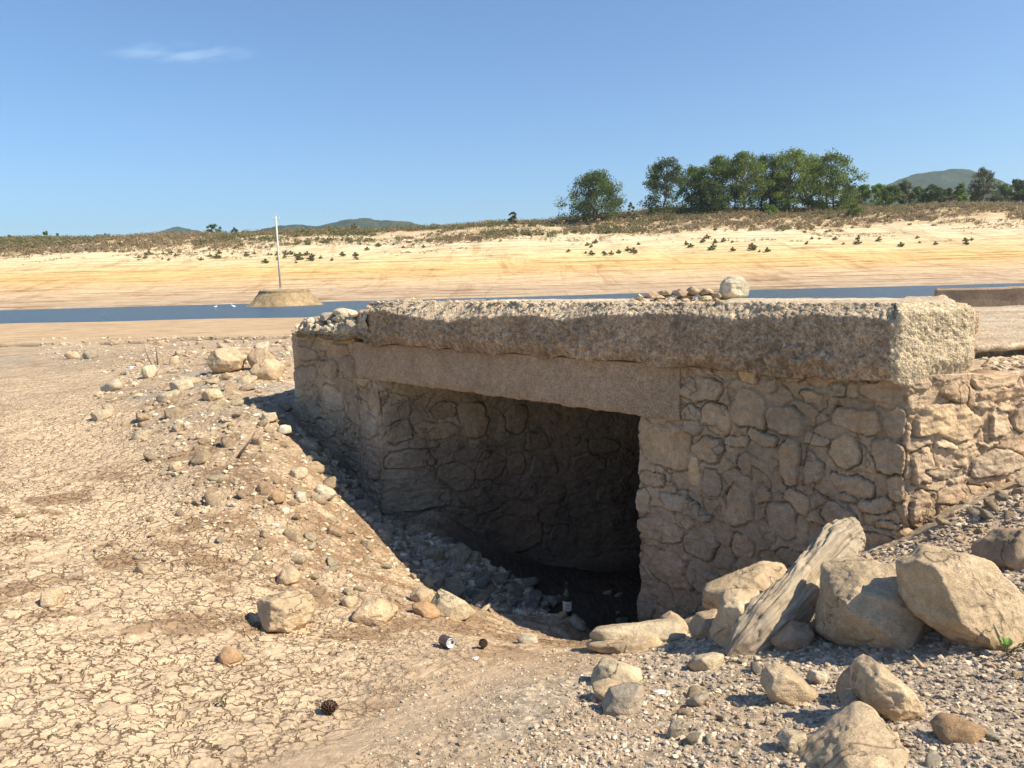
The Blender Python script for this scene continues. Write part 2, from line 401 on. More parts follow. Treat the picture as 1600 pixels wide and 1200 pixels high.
gx = np.concatenate([-xs_neg[::-1], xs_pos[1:]])
GX, GY = np.meshgrid(gx, ys, indexing='ij')
print('ground grid', GX.shape, GX.size)
GZ = gz(GX, GY)
# --- zones (0..1) over the near ground
def seg_side(x, y, pts):
    """signed: >0 on the right of a polyline of (x,y) points ordered away from the camera"""
    py = np.array([p[1] for p in pts]); px = np.array([p[0] for p in pts])
    return x - np.interp(y, py, px)
_gl = sorted([tuple(hit(*q)[:2]) for q in [(560, 1199), (760, 1120), (880, 1060), (960, 1020), (1010, 1000)]], key=lambda p: p[1])
_ml = sorted([tuple(hit(*q)[:2]) for q in [(330, 1199), (480, 1130), (560, 1060), (590, 1010), (500, 960), (420, 900), (330, 820), (250, 720), (150, 620)]], key=lambda p: p[1])
def zones(x, y):
    n1 = fbm2(x * 1.3, y * 1.3, 40, 4); n2 = fbm2(x * 5, y * 5, 44, 3)
    grav = sstep(-0.18, 0.28, seg_side(x, y, _gl) + 0.16 * n1 + 0.06 * n2) * (1 - sstep(6.5, 7.5, y))
    s_, t_ = oblique(x, y)
    grav = np.maximum(grav, ((s_ < 0) & (x > 1.5)) * 1.0)
    mud = 1 - sstep(-0.15, 0.25, seg_side(x, y, _ml) + 0.18 * n1)
    mud = mud * (1 - sstep(17, 24, y))
    rub = (1 - mud) * (1 - grav)
    return grav, mud, rub, n1, n2
near = GY < 40
jx = np.where(near); X, Y = GX[near], GY[near]
grav, mud, rub, n1, n2 = zones(X, Y)
path = np.exp(-((seg_side(X, Y, _gl) + 0.35) / 0.35) ** 2) * (Y < 4.7)      # smooth trodden strip
wx = X + 0.035 * fbm2(X * 9, Y * 9, 50, 3); wy = Y + 0.035 * fbm2(X * 9, Y * 9, 55, 3)
f1, f2, r1, r2, ox, oy = voro2(wx / 0.125, wy / 0.105, 60)
e = f2 - f1
crk = np.exp(-(e / 0.085) ** 2) * sstep(-0.7, 0.2, fbm2(X * 4, Y * 4, 61, 2) + 0.25)
g1, g2, q1, q2, px_, py_ = voro2(wx / 0.047 + 3, wy / 0.047, 66)
crk2 = np.exp(-((g2 - g1) / 0.11) ** 1.5)
patch = sstep(-0.35, 0.35, n1)
dz = mud * (-0.012 * crk + 0.010 * (r1 - 0.5) + 0.012 * (ox * (r2 - 0.5) * 2 + oy * (r1 - 0.5) * 2) - 0.005 * crk2 * (0.3 + 0.7 * patch) + 0.004 * (q1 - 0.5) + 0.006 * n2)
h1_, h2_, u1, u2, _a, _b = voro2(wx / 0.030 + 7, wy / 0.030 + 2, 71)
peb = np.sqrt(np.maximum(0, 0.36 - h1_ ** 2)) / 0.6
dz = dz + rub * (1 - 0.8 * path) * (0.020 * n1 + 0.012 * n2 + 0.008 * peb * (u1 > 0.45) - 0.010 * crk * (r2 > 0.4) - 0.004 * crk2)
dz = dz + grav * (0.012 * n1 + 0.006 * n2 + 0.009 * peb * (0.3 + u1))
dz = dz + 0.003 * fbm2(X * 40, Y * 40, 90, 2) * (1 - 0.4 * path)
fade = 1 - 0.75 * sstep(10, 24, Y)
GZ[near] += dz * fade
# --- albedo of the near ground
C = np.zeros(GX.shape + (3,)); C[...] = (0.50, 0.375, 0.245)
def mixv(a, b, w): return a * (1 - w[..., None]) + np.asarray(b) * w[..., None]
cm = np.ones(X.shape + (3,)) * np.array([0.60, 0.455, 0.305])
cm = cm * (1 + 0.16 * (r1 - 0.5) + 0.10 * n1 + 0.08 * (q1 - .5))[..., None]
cm = mixv(cm, (0.36, 0.26, 0.17), np.clip(0.35 * crk + 0.15 * crk2, 0, 1))
cr = np.ones(X.shape + (3,)) * np.array([0.49, 0.37, 0.25])
cr = mixv(cr, (0.30, 0.20, 0.125), sstep(0.15, 0.75, fbm2(X * 1.7 + 5, Y * 2.6, 95, 4)) * 0.75)
cr = mixv(cr, (0.38, 0.33, 0.27), sstep(0.1, 0.6, fbm2(X * 0.9 + 5, Y * 0.9, 99, 4)) * 0.8 * sstep(8.5, 11, Y))
cr = cr * (1 + 0.35 * (u1 - 0.5) * (1 - 0.5 * path))[..., None]
cg = np.ones(X.shape + (3,)) * np.array([0.45, 0.365, 0.27]) * (1 + 0.8 * (u1 - 0.5))[..., None]
cg = mixv(cg, (0.43, 0.32, 0.21), sstep(-0.1, 0.5, fbm2(X * 2.2, Y * 2.2, 103, 3)) * 0.7)
cn = cm * mud[..., None] + cr * rub[..., None] + cg * grav[..., None]
stn = 0.85 * sstep(3.6, 4.6, Y) * (1 - sstep(7.6, 9.0, Y)) * sstep(0.05, 0.55, fbm2(X * 2.0 + 9, Y * 2.6, 107, 5, .65)) * (1 - grav)
cn = mixv(cn, (0.29, 0.19, 0.115), stn)
s_t, t_t = oblique(X, Y)
tun_shade = sstep(-0.9, 0.3, t_t) * sstep(S_J1 - 0.6, S_J1 - .1, s_t) * (1 - sstep(S_J2 - 1.6, S_J2 - 0.3, s_t - 0.25 * t_t))
cn = mixv(cn, (0.07, 0.052, 0.038), tun_shade * 0.92)  # shade of the tunnel painted into the floor colour
ly_ = 29.5 + 1.6 * vn2(X * 0.16, X * 0 + 3.0, 5) + 0.5 * vn2(X * 1.1, X * 0, 6)
trn = np.exp(-((Y - ly_ + .45 + .1 * vn2(X * 3, X * 0, 7)) / .16) ** 2) * sstep(-.25, .1, vn2(X * .9, X * 0, 9) + .6 * vn2(X * 4, X * 0, 10)) * (X < 0)
dst = sstep(20, 33, Y)
cn = mixv(cn, np.array([0.52, 0.40, 0.275]), dst)
cn = mixv(cn, (0.10, 0.07, 0.05), np.clip(trn * 1.3, 0, 1))  # dark line along the ledge trench: its shade put into the colour
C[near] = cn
V = np.stack([GX, GY, GZ], -1).reshape(-1, 3)
ZN = np.zeros(GX.shape + (3,)); ZN[near] = np.stack([mud + 0.30 * rub * (1 - path), grav * 1.0, rub], -1) * (1 - tun_shade)[..., None]
def mat_ground():
    m = bpy.data.materials.new('dry_lake_bed'); n, l = nodes(m); b = n['Principled BSDF']
    tcn = n.new('ShaderNodeTexCoord'); vec = tcn.outputs['Object']
    a = n.new('ShaderNodeAttribute'); a.attribute_name = 'tint'
    sep = n.new('ShaderNodeSeparateXYZ'); l.new(vec, sep.inputs[0])
    n2_ = noise_node(n, l, 14, 6, 0.65, vec); n3_ = noise_node(n, l, 120, 5, 0.7, vec); nL = noise_node(n, l, 0.5, 5, 0.6, vec)
    c = mixc(n, l, 'MULTIPLY', 1.0, a.outputs['Color'], ramp(n, l, n2_.outputs[0], [(0.3, 0.84), (0.7, 1.14)]))
    c = mixc(n, l, 'MULTIPLY', 0.6, c, ramp(n, l, n3_.outputs[0], [(0.3, 0.6), (0.65, 1.25)]))
    c = mixc(n, l, 'MULTIPLY', 1.0, c, ramp(n, l, nL.outputs[0], [(0.3, 0.92), (0.7, 1.06)]))
    az_ = n.new('ShaderNodeAttribute'); az_.attribute_name = 'zone'; zs = n.new('ShaderNodeSeparateColor'); l.new(az_.outputs['Color'], zs.inputs[0])
    wv = noise_node(n, l, 7, 4, .6, vec); sub = n.new('ShaderNodeVectorMath'); sub.operation = 'SUBTRACT'; l.new(wv.outputs['Color'], sub.inputs[0]); sub.inputs[1].default_value = (.5, .5, .5)
    scl = n.new('ShaderNodeVectorMath'); scl.operation = 'MULTIPLY_ADD'; l.new(sub.outputs[0], scl.inputs[0]); scl.inputs[1].default_value = (.16, .16, .0); l.new(vec, scl.inputs[2])
    wv2 = noise_node(n, l, 40, 3, .6, vec); sub2 = n.new('ShaderNodeVectorMath'); sub2.operation = 'SUBTRACT'; l.new(wv2.outputs['Color'], sub2.inputs[0]); sub2.inputs[1].default_value = (.5, .5, .5)
    scl2 = n.new('ShaderNodeVectorMath'); scl2.operation = 'MULTIPLY_ADD'; l.new(sub2.outputs[0], scl2.inputs[0]); scl2.inputs[1].default_value = (.03, .03, .0); l.new(scl.outputs[0], scl2.inputs[2])
    cracks = []
    for sc_, wd, lo_ in ((8.2, .05, .44), (17.0, .055, .49)):
        vo = n.new('ShaderNodeTexVoronoi'); vo.voronoi_dimensions = '2D'; vo.feature = 'DISTANCE_TO_EDGE'; vo.inputs['Scale'].default_value = sc_; l.new(scl2.outputs[0], vo.inputs['Vector'])
        cr_ = ramp(n, l, vo.outputs['Distance'], [(0.0, 1.0), (wd * .45, .75), (wd, 0.0)])
        ms = noise_node(n, l, 2.6 if sc_ < 10 else 3.7, 4, .6, vec)
        mk_ = ramp(n, l, ms.outputs[0], [(lo_ - .06, 0.0), (lo_ + .06, 1.0)])
        cracks.append(mixc(n, l, 'MULTIPLY', 1.0, cr_, mk_))
    ck = mixc(n, l, 'LIGHTEN', 1.0, cracks[0], cracks[1]); ck = mixc(n, l, 'MULTIPLY', 1.0, ck, zs.outputs[0])
    c = mixc(n, l, 'MIX', ck, c, (0.28, 0.19, 0.12))
    mpn = n.new('ShaderNodeMapping'); mpn.inputs['Scale'].default_value = (0.35, 0.9, 1); l.new(vec, mpn.inputs[0]); nmid = noise_node(n, l, 1.0, 7, 0.75, mpn.outputs[0])
    mid = n.new('ShaderNodeMapRange'); mid.inputs['From Min'].default_value = 26; mid.inputs['From Max'].default_value = 36; l.new(sep.outputs[1], mid.inputs['Value'])
    c = mixc(n, l, 'MIX', mid.outputs[0], c, mixc(n, l, 'MULTIPLY', 1.0, c, ramp(n, l, nmid.outputs[0], [(0.36, (0.62, 0.56, 0.5)), (0.5, (0.95, 0.92, 0.88)), (0.64, (1.12, 1.12, 1.1))])))
    # far shore: ochre strata left by the falling water
    mp = n.new('ShaderNodeMapping'); mp.inputs['Scale'].default_value = (0.012, 0.03, 1.0); l.new(vec, mp.inputs[0])
    st = noise_node(n, l, 1.1, 7, 0.7, mp.outputs[0], 0.3)
    mp2 = n.new('ShaderNodeMapping'); mp2.inputs['Scale'].default_value = (0.03, 0.09, 0.9); l.new(vec, mp2.inputs[0])
    st2 = noise_node(n, l, 2.4, 6, 0.7, mp2.outputs[0], 0.2)
    hz = n.new('ShaderNodeMapRange'); hz.inputs['From Min'].default_value = -4; hz.inputs['From Max'].default_value = 26
    wob = n.new('ShaderNodeMath'); wob.operation = 'MULTIPLY_ADD'; l.new(st.outputs[0], wob.inputs[0]); wob.inputs[1].default_value = 4.5; 
    add = n.new('ShaderNodeMath'); add.operation = 'ADD'; l.new(sep.outputs[2], add.inputs[0]); add.inputs[1].default_value = -2.2; l.new(add.outputs[0], wob.inputs[2])
    l.new(wob.outputs[0], hz.inputs['Value'])
    cf = ramp(n, l, hz.outputs[0], [(0.0, (0.40, 0.32, 0.24)), (0.06, (0.46, 0.36, 0.26)), (0.13, (0.545, 0.42, 0.28)), (0.20, (0.59, 0.42, 0.23)), (0.28, (0.61, 0.435, 0.205)), (0.40, (0.635, 0.52, 0.31)), (0.60, (0.64, 0.55, 0.39)), (0.78, (0.60, 0.50, 0.35)), (1.0, (0.42, 0.34, 0.22))])
    cf = mixc(n, l, 'MULTIPLY', 1.0, cf, ramp(n, l, st2.outputs[0], [(0.36, (0.72, 0.62, 0.52)), (0.47, (0.97, 0.93, 0.88)), (0.6, (1.1, 1.08, 1.04))]))
    mp3 = n.new('ShaderNodeMapping'); mp3.inputs['Scale'].default_value = (0.016, 0.02, 5.0); l.new(vec, mp3.inputs[0])
    st3 = noise_node(n, l, 1.0, 5, 0.65, mp3.outputs[0], 0.5)
    cf = mixc(n, l, 'MULTIPLY', 0.9, cf, ramp(n, l, st3.outputs[0], [(0.385, (0.42, 0.31, 0.20)), (0.405, (0.93, 0.9, 0.86)), (0.49, (1.0, 1.0, 1.0)), (0.54, (1.14, 1.14, 1.12)), (0.60, (0.94, .92, .88))]))
    mp4 = n.new('ShaderNodeMapping'); mp4.inputs['Scale'].default_value = (0.16, 0.012, 0.1); l.new(vec, mp4.inputs[0])
    st4 = noise_node(n, l, 1.0, 6, 0.7, mp4.outputs[0], 0.8); cf = mixc(n, l, 'MULTIPLY', 0.7, cf, ramp(n, l, st4.outputs[0], [(0.36, (0.72, 0.64, 0.55)), (0.46, (1.0, 1.0, 1.0))]))
    st5 = noise_node(n, l, 1.4, 3, 0.6, vec); cf = mixc(n, l, 'MULTIPLY', 0.8, cf, ramp(n, l, st5.outputs[0], [(0.30, (0.5, 0.42, 0.33)), (0.36, (1.0, 1.0, 1.0))]))
    sp_ = noise_node(n, l, 0.5, 5, 0.7, vec)
    cf = mixc(n, l, 'MULTIPLY', 0.6, cf, ramp(n, l, sp_.outputs[0], [(0.35, 0.75), (0.6, 1.1)]))
    ff = n.new('ShaderNodeMapRange'); ff.inputs['From Min'].default_value = 110; ff.inputs['From Max'].default_value = 120; l.new(sep.outputs[1], ff.inputs['Value'])
    c = mixc(n, l, 'MIX', ff.outputs[0], c, cf)
    l.new(c, b.inputs['Base Color']); b.inputs['Roughness'].default_value = 0.97; b.inputs['Specular IOR Level'].default_value = 0.08
    nn = bump(n, l, n2_.outputs[0], 0.35, 0.02)
    inv = n.new('ShaderNodeMath'); inv.operation = 'SUBTRACT'; inv.inputs[0].default_value = 1.0; l.new(ck, inv.inputs[1])
    nn = bump(n, l, inv.outputs[0], 1.0, 0.035, nn)
    nn = bump(n, l, n3_.outputs[0], 0.8, 0.006, nn)
    nf = noise_node(n, l, 0.9, 6, 0.75, vec); nn = bump(n, l, nf.outputs[0], 0.25, 0.25, nn)
    l.new(nn, b.inputs['Normal'])
    return m
GRID.update(x=gx, y=ys, z=GZ)
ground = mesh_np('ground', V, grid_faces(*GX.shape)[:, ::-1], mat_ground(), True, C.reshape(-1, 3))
_az = ground.data.color_attributes.new('zone', 'FLOAT_COLOR', 'POINT'); _c4 = np.ones((GX.size, 4), np.float32); _c4[:, :3] = ZN.reshape(-1, 3); _az.data.foreach_set('color', _c4.ravel())
tag(ground, kind='structure')
print('ground done')

# ------------------------------------------------------------------ water and hills
def mat_water():
    m = bpy.data.materials.new('lake_water'); n, l = nodes(m); b = n['Principled BSDF']
    tcn = n.new('ShaderNodeTexCoord')
    mp = n.new('ShaderNodeMapping'); mp.inputs['Scale'].default_value = (0.5, 1.6, 1); l.new(tcn.outputs['Object'], mp.inputs[0])
    w = noise_node(n, l, 1.3, 5, 0.6, mp.outputs[0])
    b.inputs['Base Color'].default_value = (0.07, 0.125, 0.18, 1); b.inputs['Roughness'].default_value = 0.3; b.inputs['Specular IOR Level'].default_value = 0.25
    b.inputs['IOR'].default_value = 1.33
    l.new(bump(n, l, w.outputs[0], 1.0, 0.9), b.inputs['Normal'])
    return m
wb = MB(); wb.add([(-900, 60, WATER_Z), (900, 60, WATER_Z), (900, 200, WATER_Z), (-900, 200, WATER_Z)], [(0, 1, 2, 3)])
tag(wb.build('water', mat_water()), kind='structure')

def mat_hill():
    m = bpy.data.materials.new('wooded_hill'); n, l = nodes(m); b = n['Principled BSDF']
    tcn = n.new('ShaderNodeTexCoord'); t = noise_node(n, l, 0.012, 8, 0.75, tcn.outputs['Object'])
    l.new(ramp(n, l, t.outputs[0], [(0.35, (0.035, 0.06, 0.025)), (0.55, (0.07, 0.095, 0.04)), (0.68, (0.17, 0.15, 0.09))]), b.inputs['Base Color'])
    b.inputs['Roughness'].default_value = 1.0; b.inputs['Specular IOR Level'].default_value = 0.0
    l.new(bump(n, l, t.outputs[0], 1.0, 40), b.inputs['Normal'])
    return m
MH = mat_hill()
def hill(pts, D, depth, seed):
    """ridge whose crest passes the pixels pts at distance D"""
    px = np.array([p[0] for p in pts], float); py = np.array([p[1] for p in pts], float)
    xs = np.linspace(px[0], px[-1], 160); ycr = np.interp(xs, px, py)
    ycr = ycr - 0.9 * np.abs(vn2(xs * 0.25, xs * 0, seed)) - 0.5 * vn2(xs * 0.06, xs * 0, seed)
    us = np.linspace(-1, 1, 60); V = []
    for x, yc in zip(xs, ycr):
        P = PY(x, yc, D); base = -20.0
        for u in us:
            h = (math.cos(u * math.pi) * 0.5 + 0.5)
            V.append((P[0], D + u * depth, base + (P[2] - base) * h + 0))
    V = np.array(V); n_ = fbm2(V[:, 0] * 0.006, V[:, 1] * 0.006, seed + 3, 5)
    V[:, 2] += (n_ - 0.4) * 16 * np.clip((V[:, 2] + 20) / 200, 0, 1)
    o = mesh_np('hill', V, grid_faces(160, 60)[:, ::-1], MH, True)
    return tag(o, kind='structure')
hill([(380, 366), (400, 358), (440, 352), (500, 349), (545, 342), (580, 341), (620, 346), (660, 356), (700, 372)], 4200, 900, 3)
hill([(185, 370), (225, 362), (270, 356), (305, 358), (335, 366), (360, 374)], 5600, 900, 4)
hill([(1290, 330), (1340, 300), (1380, 288), (1420, 276), (1470, 267), (1500, 266), (1530, 276), (1580, 292), (1660, 310)], 3900, 900, 5)

# ------------------------------------------------------------------ masonry
STN = np.array([0.455, 0.335, 0.225]); MOR = np.array([0.425, 0.305, 0.20])
def stone_relief(Ss, Zs, stones, seed, rel=1.0, csx=0.30, csz=0.17, wmud=0.5):
    """relief and albedo of a rubble wall over (s,z); stones: (s,z,w,h,rot,tint)"""
    wob = 0.020 * fbm2(Ss * 6, Zs * 6, seed, 5, 0.62); wob2 = 0.020 * fbm2(Ss * 6 + 31, Zs * 6, seed + 4, 5, 0.62)
    a, b = Ss + wob, Zs + wob2
    row = b / csz
    f1, f2, r1, r2, ox, oy = voro2(a / csx, row, seed + 9, 0.8)
    e = (f2 - f1)
    body = sstep(0.02, 0.11, e)
    smear = sstep(-0.5, 0.6, fbm2(Ss * 1.6, Zs * 1.6, seed + 81, 3))
    h = 0.014 * rel * body * (0.2 + r1) * (1 - 0.75 * smear) + 0.05 * rel * (ox * (r1 - .5) + oy * (r2 - .5)) * 0.6 - 0.018 * rel * np.exp(-(e / 0.022) ** 2) * sstep(-0.3, 0.3, fbm2(Ss * 3, Zs * 3, seed + 2, 2))
    g1, g2, t1, t2, _, _ = voro2(a / 0.12, b / 0.07, seed + 19, 0.9)
    small = (r2 > 0.72)
    h = np.where(small, 0.016 * rel * sstep(0.03, 0.16, g2 - g1) * (0.2 + t1) * (1 - 0.6 * smear), h)
    col = MOR + (STN - MOR) * (body * (0.35 + 0.65 * r1))[..., None]
    col = col * (1 + 0.20 * (r2 - 0.5) * body)[..., None]
    for (cs, cz, w, hh, rot, tint) in stones:
        ca, sa = math.cos(rot), math.sin(rot)
        dx, dz_ = a - cs, b - cz
        m = (np.abs(dx) < w) & (np.abs(dz_) < w + hh)
        if not m.any(): continue
        x_ = (dx[m] * ca + dz_[m] * sa) / (w / 2); y_ = (-dx[m] * sa + dz_[m] * ca) / (hh / 2)
        q_ = 2.6 + 2.2 * abs(math.sin(cs * 13 + cz * 7)); d = (np.abs(x_) ** q_ + np.abs(y_) ** q_) ** (1 / q_)
        for kc in range(4):
            tc_ = cs * 31 + cz * 17 + kc * 1.7 + .5 * math.sin(cs * 71 + kc * 9); d = np.maximum(d, (x_ * math.cos(tc_) + y_ * math.sin(tc_)) / (0.80 + .22 * abs(math.sin(cs * 7 + kc * 5))))
        d = d * (1 + 0.04 * math.sin(cs * 5) * np.sin(2 * np.arctan2(y_, x_) + cz * 9) + 0.05 * np.sin(3 * np.arctan2(y_, x_) + cs * 11))
        prot = 0.019 * rel * (0.45 + 0.9 * abs(math.sin(cs * 91 + cz * 57)))
        ins = 1 - sstep(0.92, 0.995, d)
        ring = np.exp(-((d - 1.02) / 0.035) ** 2) * sstep(-0.45, 0.35, fbm2(Ss[m] * 6, Zs[m] * 6, seed + 7, 2))
        hv = h[m] * (1 - sstep(1.15, 1.0, d)) * 1.0
        tilt = 0.010 * (x_ * math.sin(cs * 37) + y_ * math.cos(cz * 53)) + 0.006 * np.abs(fbm2(Ss[m] * 5 + cs * 9, Zs[m] * 9, seed + 13, 3))
        hn = np.where(d < 1.15, h[m] * sstep(1.0, 1.15, d) + ins * (prot + tilt) - 0.028 * rel * ring, h[m])
        h[m] = hn
        c0 = col[m]; c1 = np.array(tint) * STN
        col[m] = c0 * (1 - ins[:, None]) + c1 * ins[:, None]
        col[m] = col[m] * (1 - 0.40 * ring[:, None])
    h = h + 0.009 * rel * fbm2(Ss * 11, Zs * 14, seed + 3, 5, 0.6) - 0.006 * np.abs(fbm2(Ss * 4, Zs * 13, seed + 93, 4, .6))
    col = col * (1 + 0.10 * fbm2(Ss * 2.2, Zs * 2.2, seed + 33, 3))[..., None]
    return h, col
def wrap_wall(name, path, z0, ztop, stones, seed, parent, tint=None, step=0.011, rel=1.0, zs_fn=None, thick=0.30, corner=0.03):
    """path: plan polyline, outward normal on its left-hand side; builds the relief sheet and a back"""
    path = [np.array(p, float) for p in path]
    L = [0.0]
    for i in range(1, len(path)): L.append(L[-1] + np.linalg.norm(path[i] - path[i - 1]))
    T = L[-1]; ss = np.linspace(0, T, int(T / step)); px = np.interp(ss, L, [p[0] for p in path]); py = np.interp(ss, L, [p[1] for p in path])
    # softened corners and normals
    k = max(1, int(corner / step)); ker = np.ones(2 * k + 1) / (2 * k + 1)
    px = np.convolve(np.pad(px, k, 'edge'), ker, 'valid'); py = np.convolve(np.pad(py, k, 'edge'), ker, 'valid')
    tx, ty = np.gradient(px), np.gradient(py); ll = np.hypot(tx, ty) + 1e-9; nx, ny = -ty / ll, tx / ll
    nz_ = int((max(ztop(np.array([0.0]))[0] if callable(ztop) else ztop, ztop(ss).max() if callable(ztop) else ztop) - z0) / step)
    zt = ztop(ss) if callable(ztop) else np.full(len(ss), ztop)
    v = np.linspace(0, 1, nz_)
    Zs = z0 + (zt[:, None] - z0) * v[None, :]; Ss = np.repeat(ss[:, None], nz_, 1)
    h, col = stone_relief(Ss, Zs, stones, seed, rel)
    h = h + 0.02 * fbm2(Ss * 1.3, Zs * 1.3, seed + 50, 2)
    if tint: col = tint(Ss, Zs, col)
    h = np.where(v[None, :] > 0.985, h * 0.3, h)
    X_ = px[:, None] + nx[:, None] * h; Y_ = py[:, None] + ny[:, None] * h
    V = np.stack([X_, Y_, Zs], -1)
    thick = thick(ss) if callable(thick) else np.full(len(ss), thick)
    back = np.stack([px - nx * thick, py - ny * thick, zt - 0.004], -1)[:, None, :]
    back0 = np.stack([px - nx * thick, py - ny * thick, np.full(len(px), z0)], -1)[:, None, :]
    V = np.concatenate([V, back, back0], 1); col = np.concatenate([col, col[:, -1:], col[:, -1:]], 1)
    nn = nz_ + 2
    return mesh_np(name, V.reshape(-1, 3), grid_faces(len(ss), nn), M['wall'], True, col.reshape(-1, 3), parent)

bridge = empty('stone_culvert', (float(A2[0]), float(A2[1]), -1.7), 'old culvert bridge of rubble stone walls, concrete beam and thick pebbly concrete slab', 'bridge')
def loc0(o):      # parts are modelled in world coordinates
    o.location = (-bridge.location[0], -bridge.location[1], -bridge.location[2]); return o
rs = random.Random(3)
def tnt(k=None):
    b = rs.uniform(0.90, 1.08); w = rs.uniform(-0.04, 0.05)
    return (b * (1 + w), b, b * (1 - w))
def to_st(lst, plane, s_fn):
    out = []
    for q in lst:
        x, y, w, h = q[:4]; rot = rad(q[4]) if len(q) > 4 else 0
        t = q[5] if len(q) > 5 else tnt()
        P = plane(x, y); Pa, Pb = plane(x - w / 2, y), plane(x + w / 2, y); Pc, Pd = plane(x, y - h / 2), plane(x, y + h / 2)
        ww = abs(s_fn(Pa) - s_fn(Pb)); hh = abs(Pc[2] - Pd[2])
        out.append((s_fn(P), P[2], ww, hh, rot, t))
    return out
def plane_through(p0, dirv):
    nrm = np.array([-dirv[1], dirv[0]])
    def f(x, y): d = ray(x, y); return d * ((p0 @ nrm) / (d[:2] @ nrm))
    return f
PALE = (1.35, 1.33, 1.2)
# right wall: from inside the tunnel, round the jamb, along the facade, round the corner, along the sunlit side
R_in = 0.9
pathR = [J1 + D2 * R_in, J1, A2, A2 + D2 * 3.6]
LR = [0, R_in, R_in + S_J1, R_in + S_J1 + 3.6]
facR = [(1096, 608, 62, 38), (1088, 577, 34, 12, -10), (1130, 582, 36, 22), (1106, 579, 16, 14), (1166, 586, 34, 26, 0, (1.3, 1.25, 1.1)), (1198, 597, 32, 32), (1234, 584, 44, 26), (1280, 588, 50, 26),
        (1079, 654, 34, 48), (1121, 653, 58, 42, -10), (1173, 640, 54, 66), (1230, 656, 60, 46), (1268, 617, 44, 22), (1306, 608, 26, 28), (1328, 608, 18, 28), (1338, 656, 78, 46), (1385, 610, 96, 34),
        (1036, 698, 84, 62, -6, (0.98, 0.94, 0.86)), (1107, 702, 52, 42), (1153, 690, 34, 22), (1192, 682, 50, 26, -8), (1083, 735, 20, 46, 0, PALE), (1113, 752, 34, 38), (1178, 728, 46, 42), (1236, 720, 32, 80, -3, (1.12, 1.1, 1.08)), (1270, 730, 32, 52, -15),
        (1279, 684, 42, 20, -12, (1.15, 1.13, 1.1)), (1319, 708, 44, 50, 0, (1.1, 1.06, 1.02)), (1386, 716, 66, 56), (1330, 758, 66, 28, -20), (1155, 790, 42, 68, 5), (1192, 772, 28, 30), (1246, 782, 42, 32, -18), (1222, 812, 50, 52),
        (1018, 748, 42, 24), (1006, 780, 22, 40), (1072, 790, 84, 28, -10), (1032, 828, 68, 44), (1098, 848, 60, 50), (1160, 852, 40, 32), (1045, 888, 80, 50, -18), (1104, 906, 66, 46, -12), (1245, 868, 60, 24),
        (1310, 802, 56, 40), (1368, 790, 56, 28), (1385, 822, 50, 14), (1404, 765, 34, 50), (1365, 850, 70, 30), (1008, 945, 26, 50), (1400, 660, 40, 60)]
stR = to_st(facR, PF, lambda P: R_in + S_J1 - s_of(P))
PSide = plane_through(A2, D2); sS = lambda P: R_in + S_J1 + (np.asarray(P)[:2] - A2) @ D2
sideR = [(1484, 660, 104, 62, 0, (1.1, 1.08, 1.0)), (1436, 595, 34, 26), (1490, 587, 58, 12), (1490, 612, 44, 30), (1553, 592, 76, 36, 0, (1.05, 1.03, 1.0)), (1570, 616, 80, 16, 4), (1560, 658, 34, 50), (1600, 650, 34, 50), (1538, 633, 22, 10), (1567, 634, 22, 12),
         (1477, 697, 34, 9), (1507, 696, 26, 8), (1540, 693, 36, 9), (1443, 730, 30, 62), (1560, 722, 86, 40), (1500, 776, 90, 32), (1445, 795, 40, 56), (1600, 745, 50, 36), (1640, 620, 60, 60), (1640, 700, 60, 60), (1500, 722, 14, 12), (1480, 740, 60, 20)]
stR += to_st(sideR, PSide, sS)
def topR(ss):
    side = sstep(LR[2] + 0.0, LR[2] + 0.6, ss)
    return SB + 0.02 + side * (-0.03) + 0.02 * vn2(ss * 6, ss * 0, 9) * side - 0.06 * sstep(LR[2] + 0.5, LR[2] + 1.4, ss)
LT = LR[3]; stR = [(LT - q[0], q[1], q[2], q[3], -q[4], q[5]) for q in stR]
loc0(wrap_wall('side_wall', pathR[::-1], -3.7, lambda s_: topR(LT - s_), stR, 31, bridge, tint=lambda a_, z_, c_: c_ * (1 + .20 * sstep(LR[2] - .02, LR[2] + .05, LT - a_))[..., None], step=0.008, thick=lambda s_: 0.03 + 0.27 * sstep(LR[1] + 0.1, LR[1] + 0.5, LT - s_)))  # stones of the sunlit side lightened, extra sunlight put into their colour
# left wall: left return, facade, jamb, long inner wall
BL = np.array([0.25, 0.97])
pathL = [E2 + BL * 2.0, E2, J2, J2 + D2 * TUN]
pathL = pathL[::-1]
T1 = TUN; T2 = TUN + np.linalg.norm(E2 - J2); T3 = T2 + 2.0
facL = [(526, 548, 38, 22), (548, 542, 11, 20, 0, (1.1, 1.1, 1.05)), (541, 572, 26, 32), (482, 552, 32, 22), (476, 536, 30, 10), (514, 576, 26, 34), (563, 595, 26, 16, 0, (1.2, 1.15, 1.05)), (480, 590, 34, 40), (522, 622, 34, 40), (584, 625, 20, 56), (482, 640, 38, 40),
        (556, 640, 36, 46), (530, 665, 22, 26), (576, 668, 30, 40), (548, 686, 24, 10), (577, 694, 14, 8), (510, 670, 30, 30), (580, 725, 26, 50), (585, 775, 20, 40), (550, 720, 26, 30)]
stL = to_st(facL, PF, lambda P: T1 + (s_of(P) - S_J2))
PIn = plane_through(J2, D2); sI = lambda P: TUN - (np.asarray(P)[:2] - J2) @ D2
DK = (.62, .57, .52)
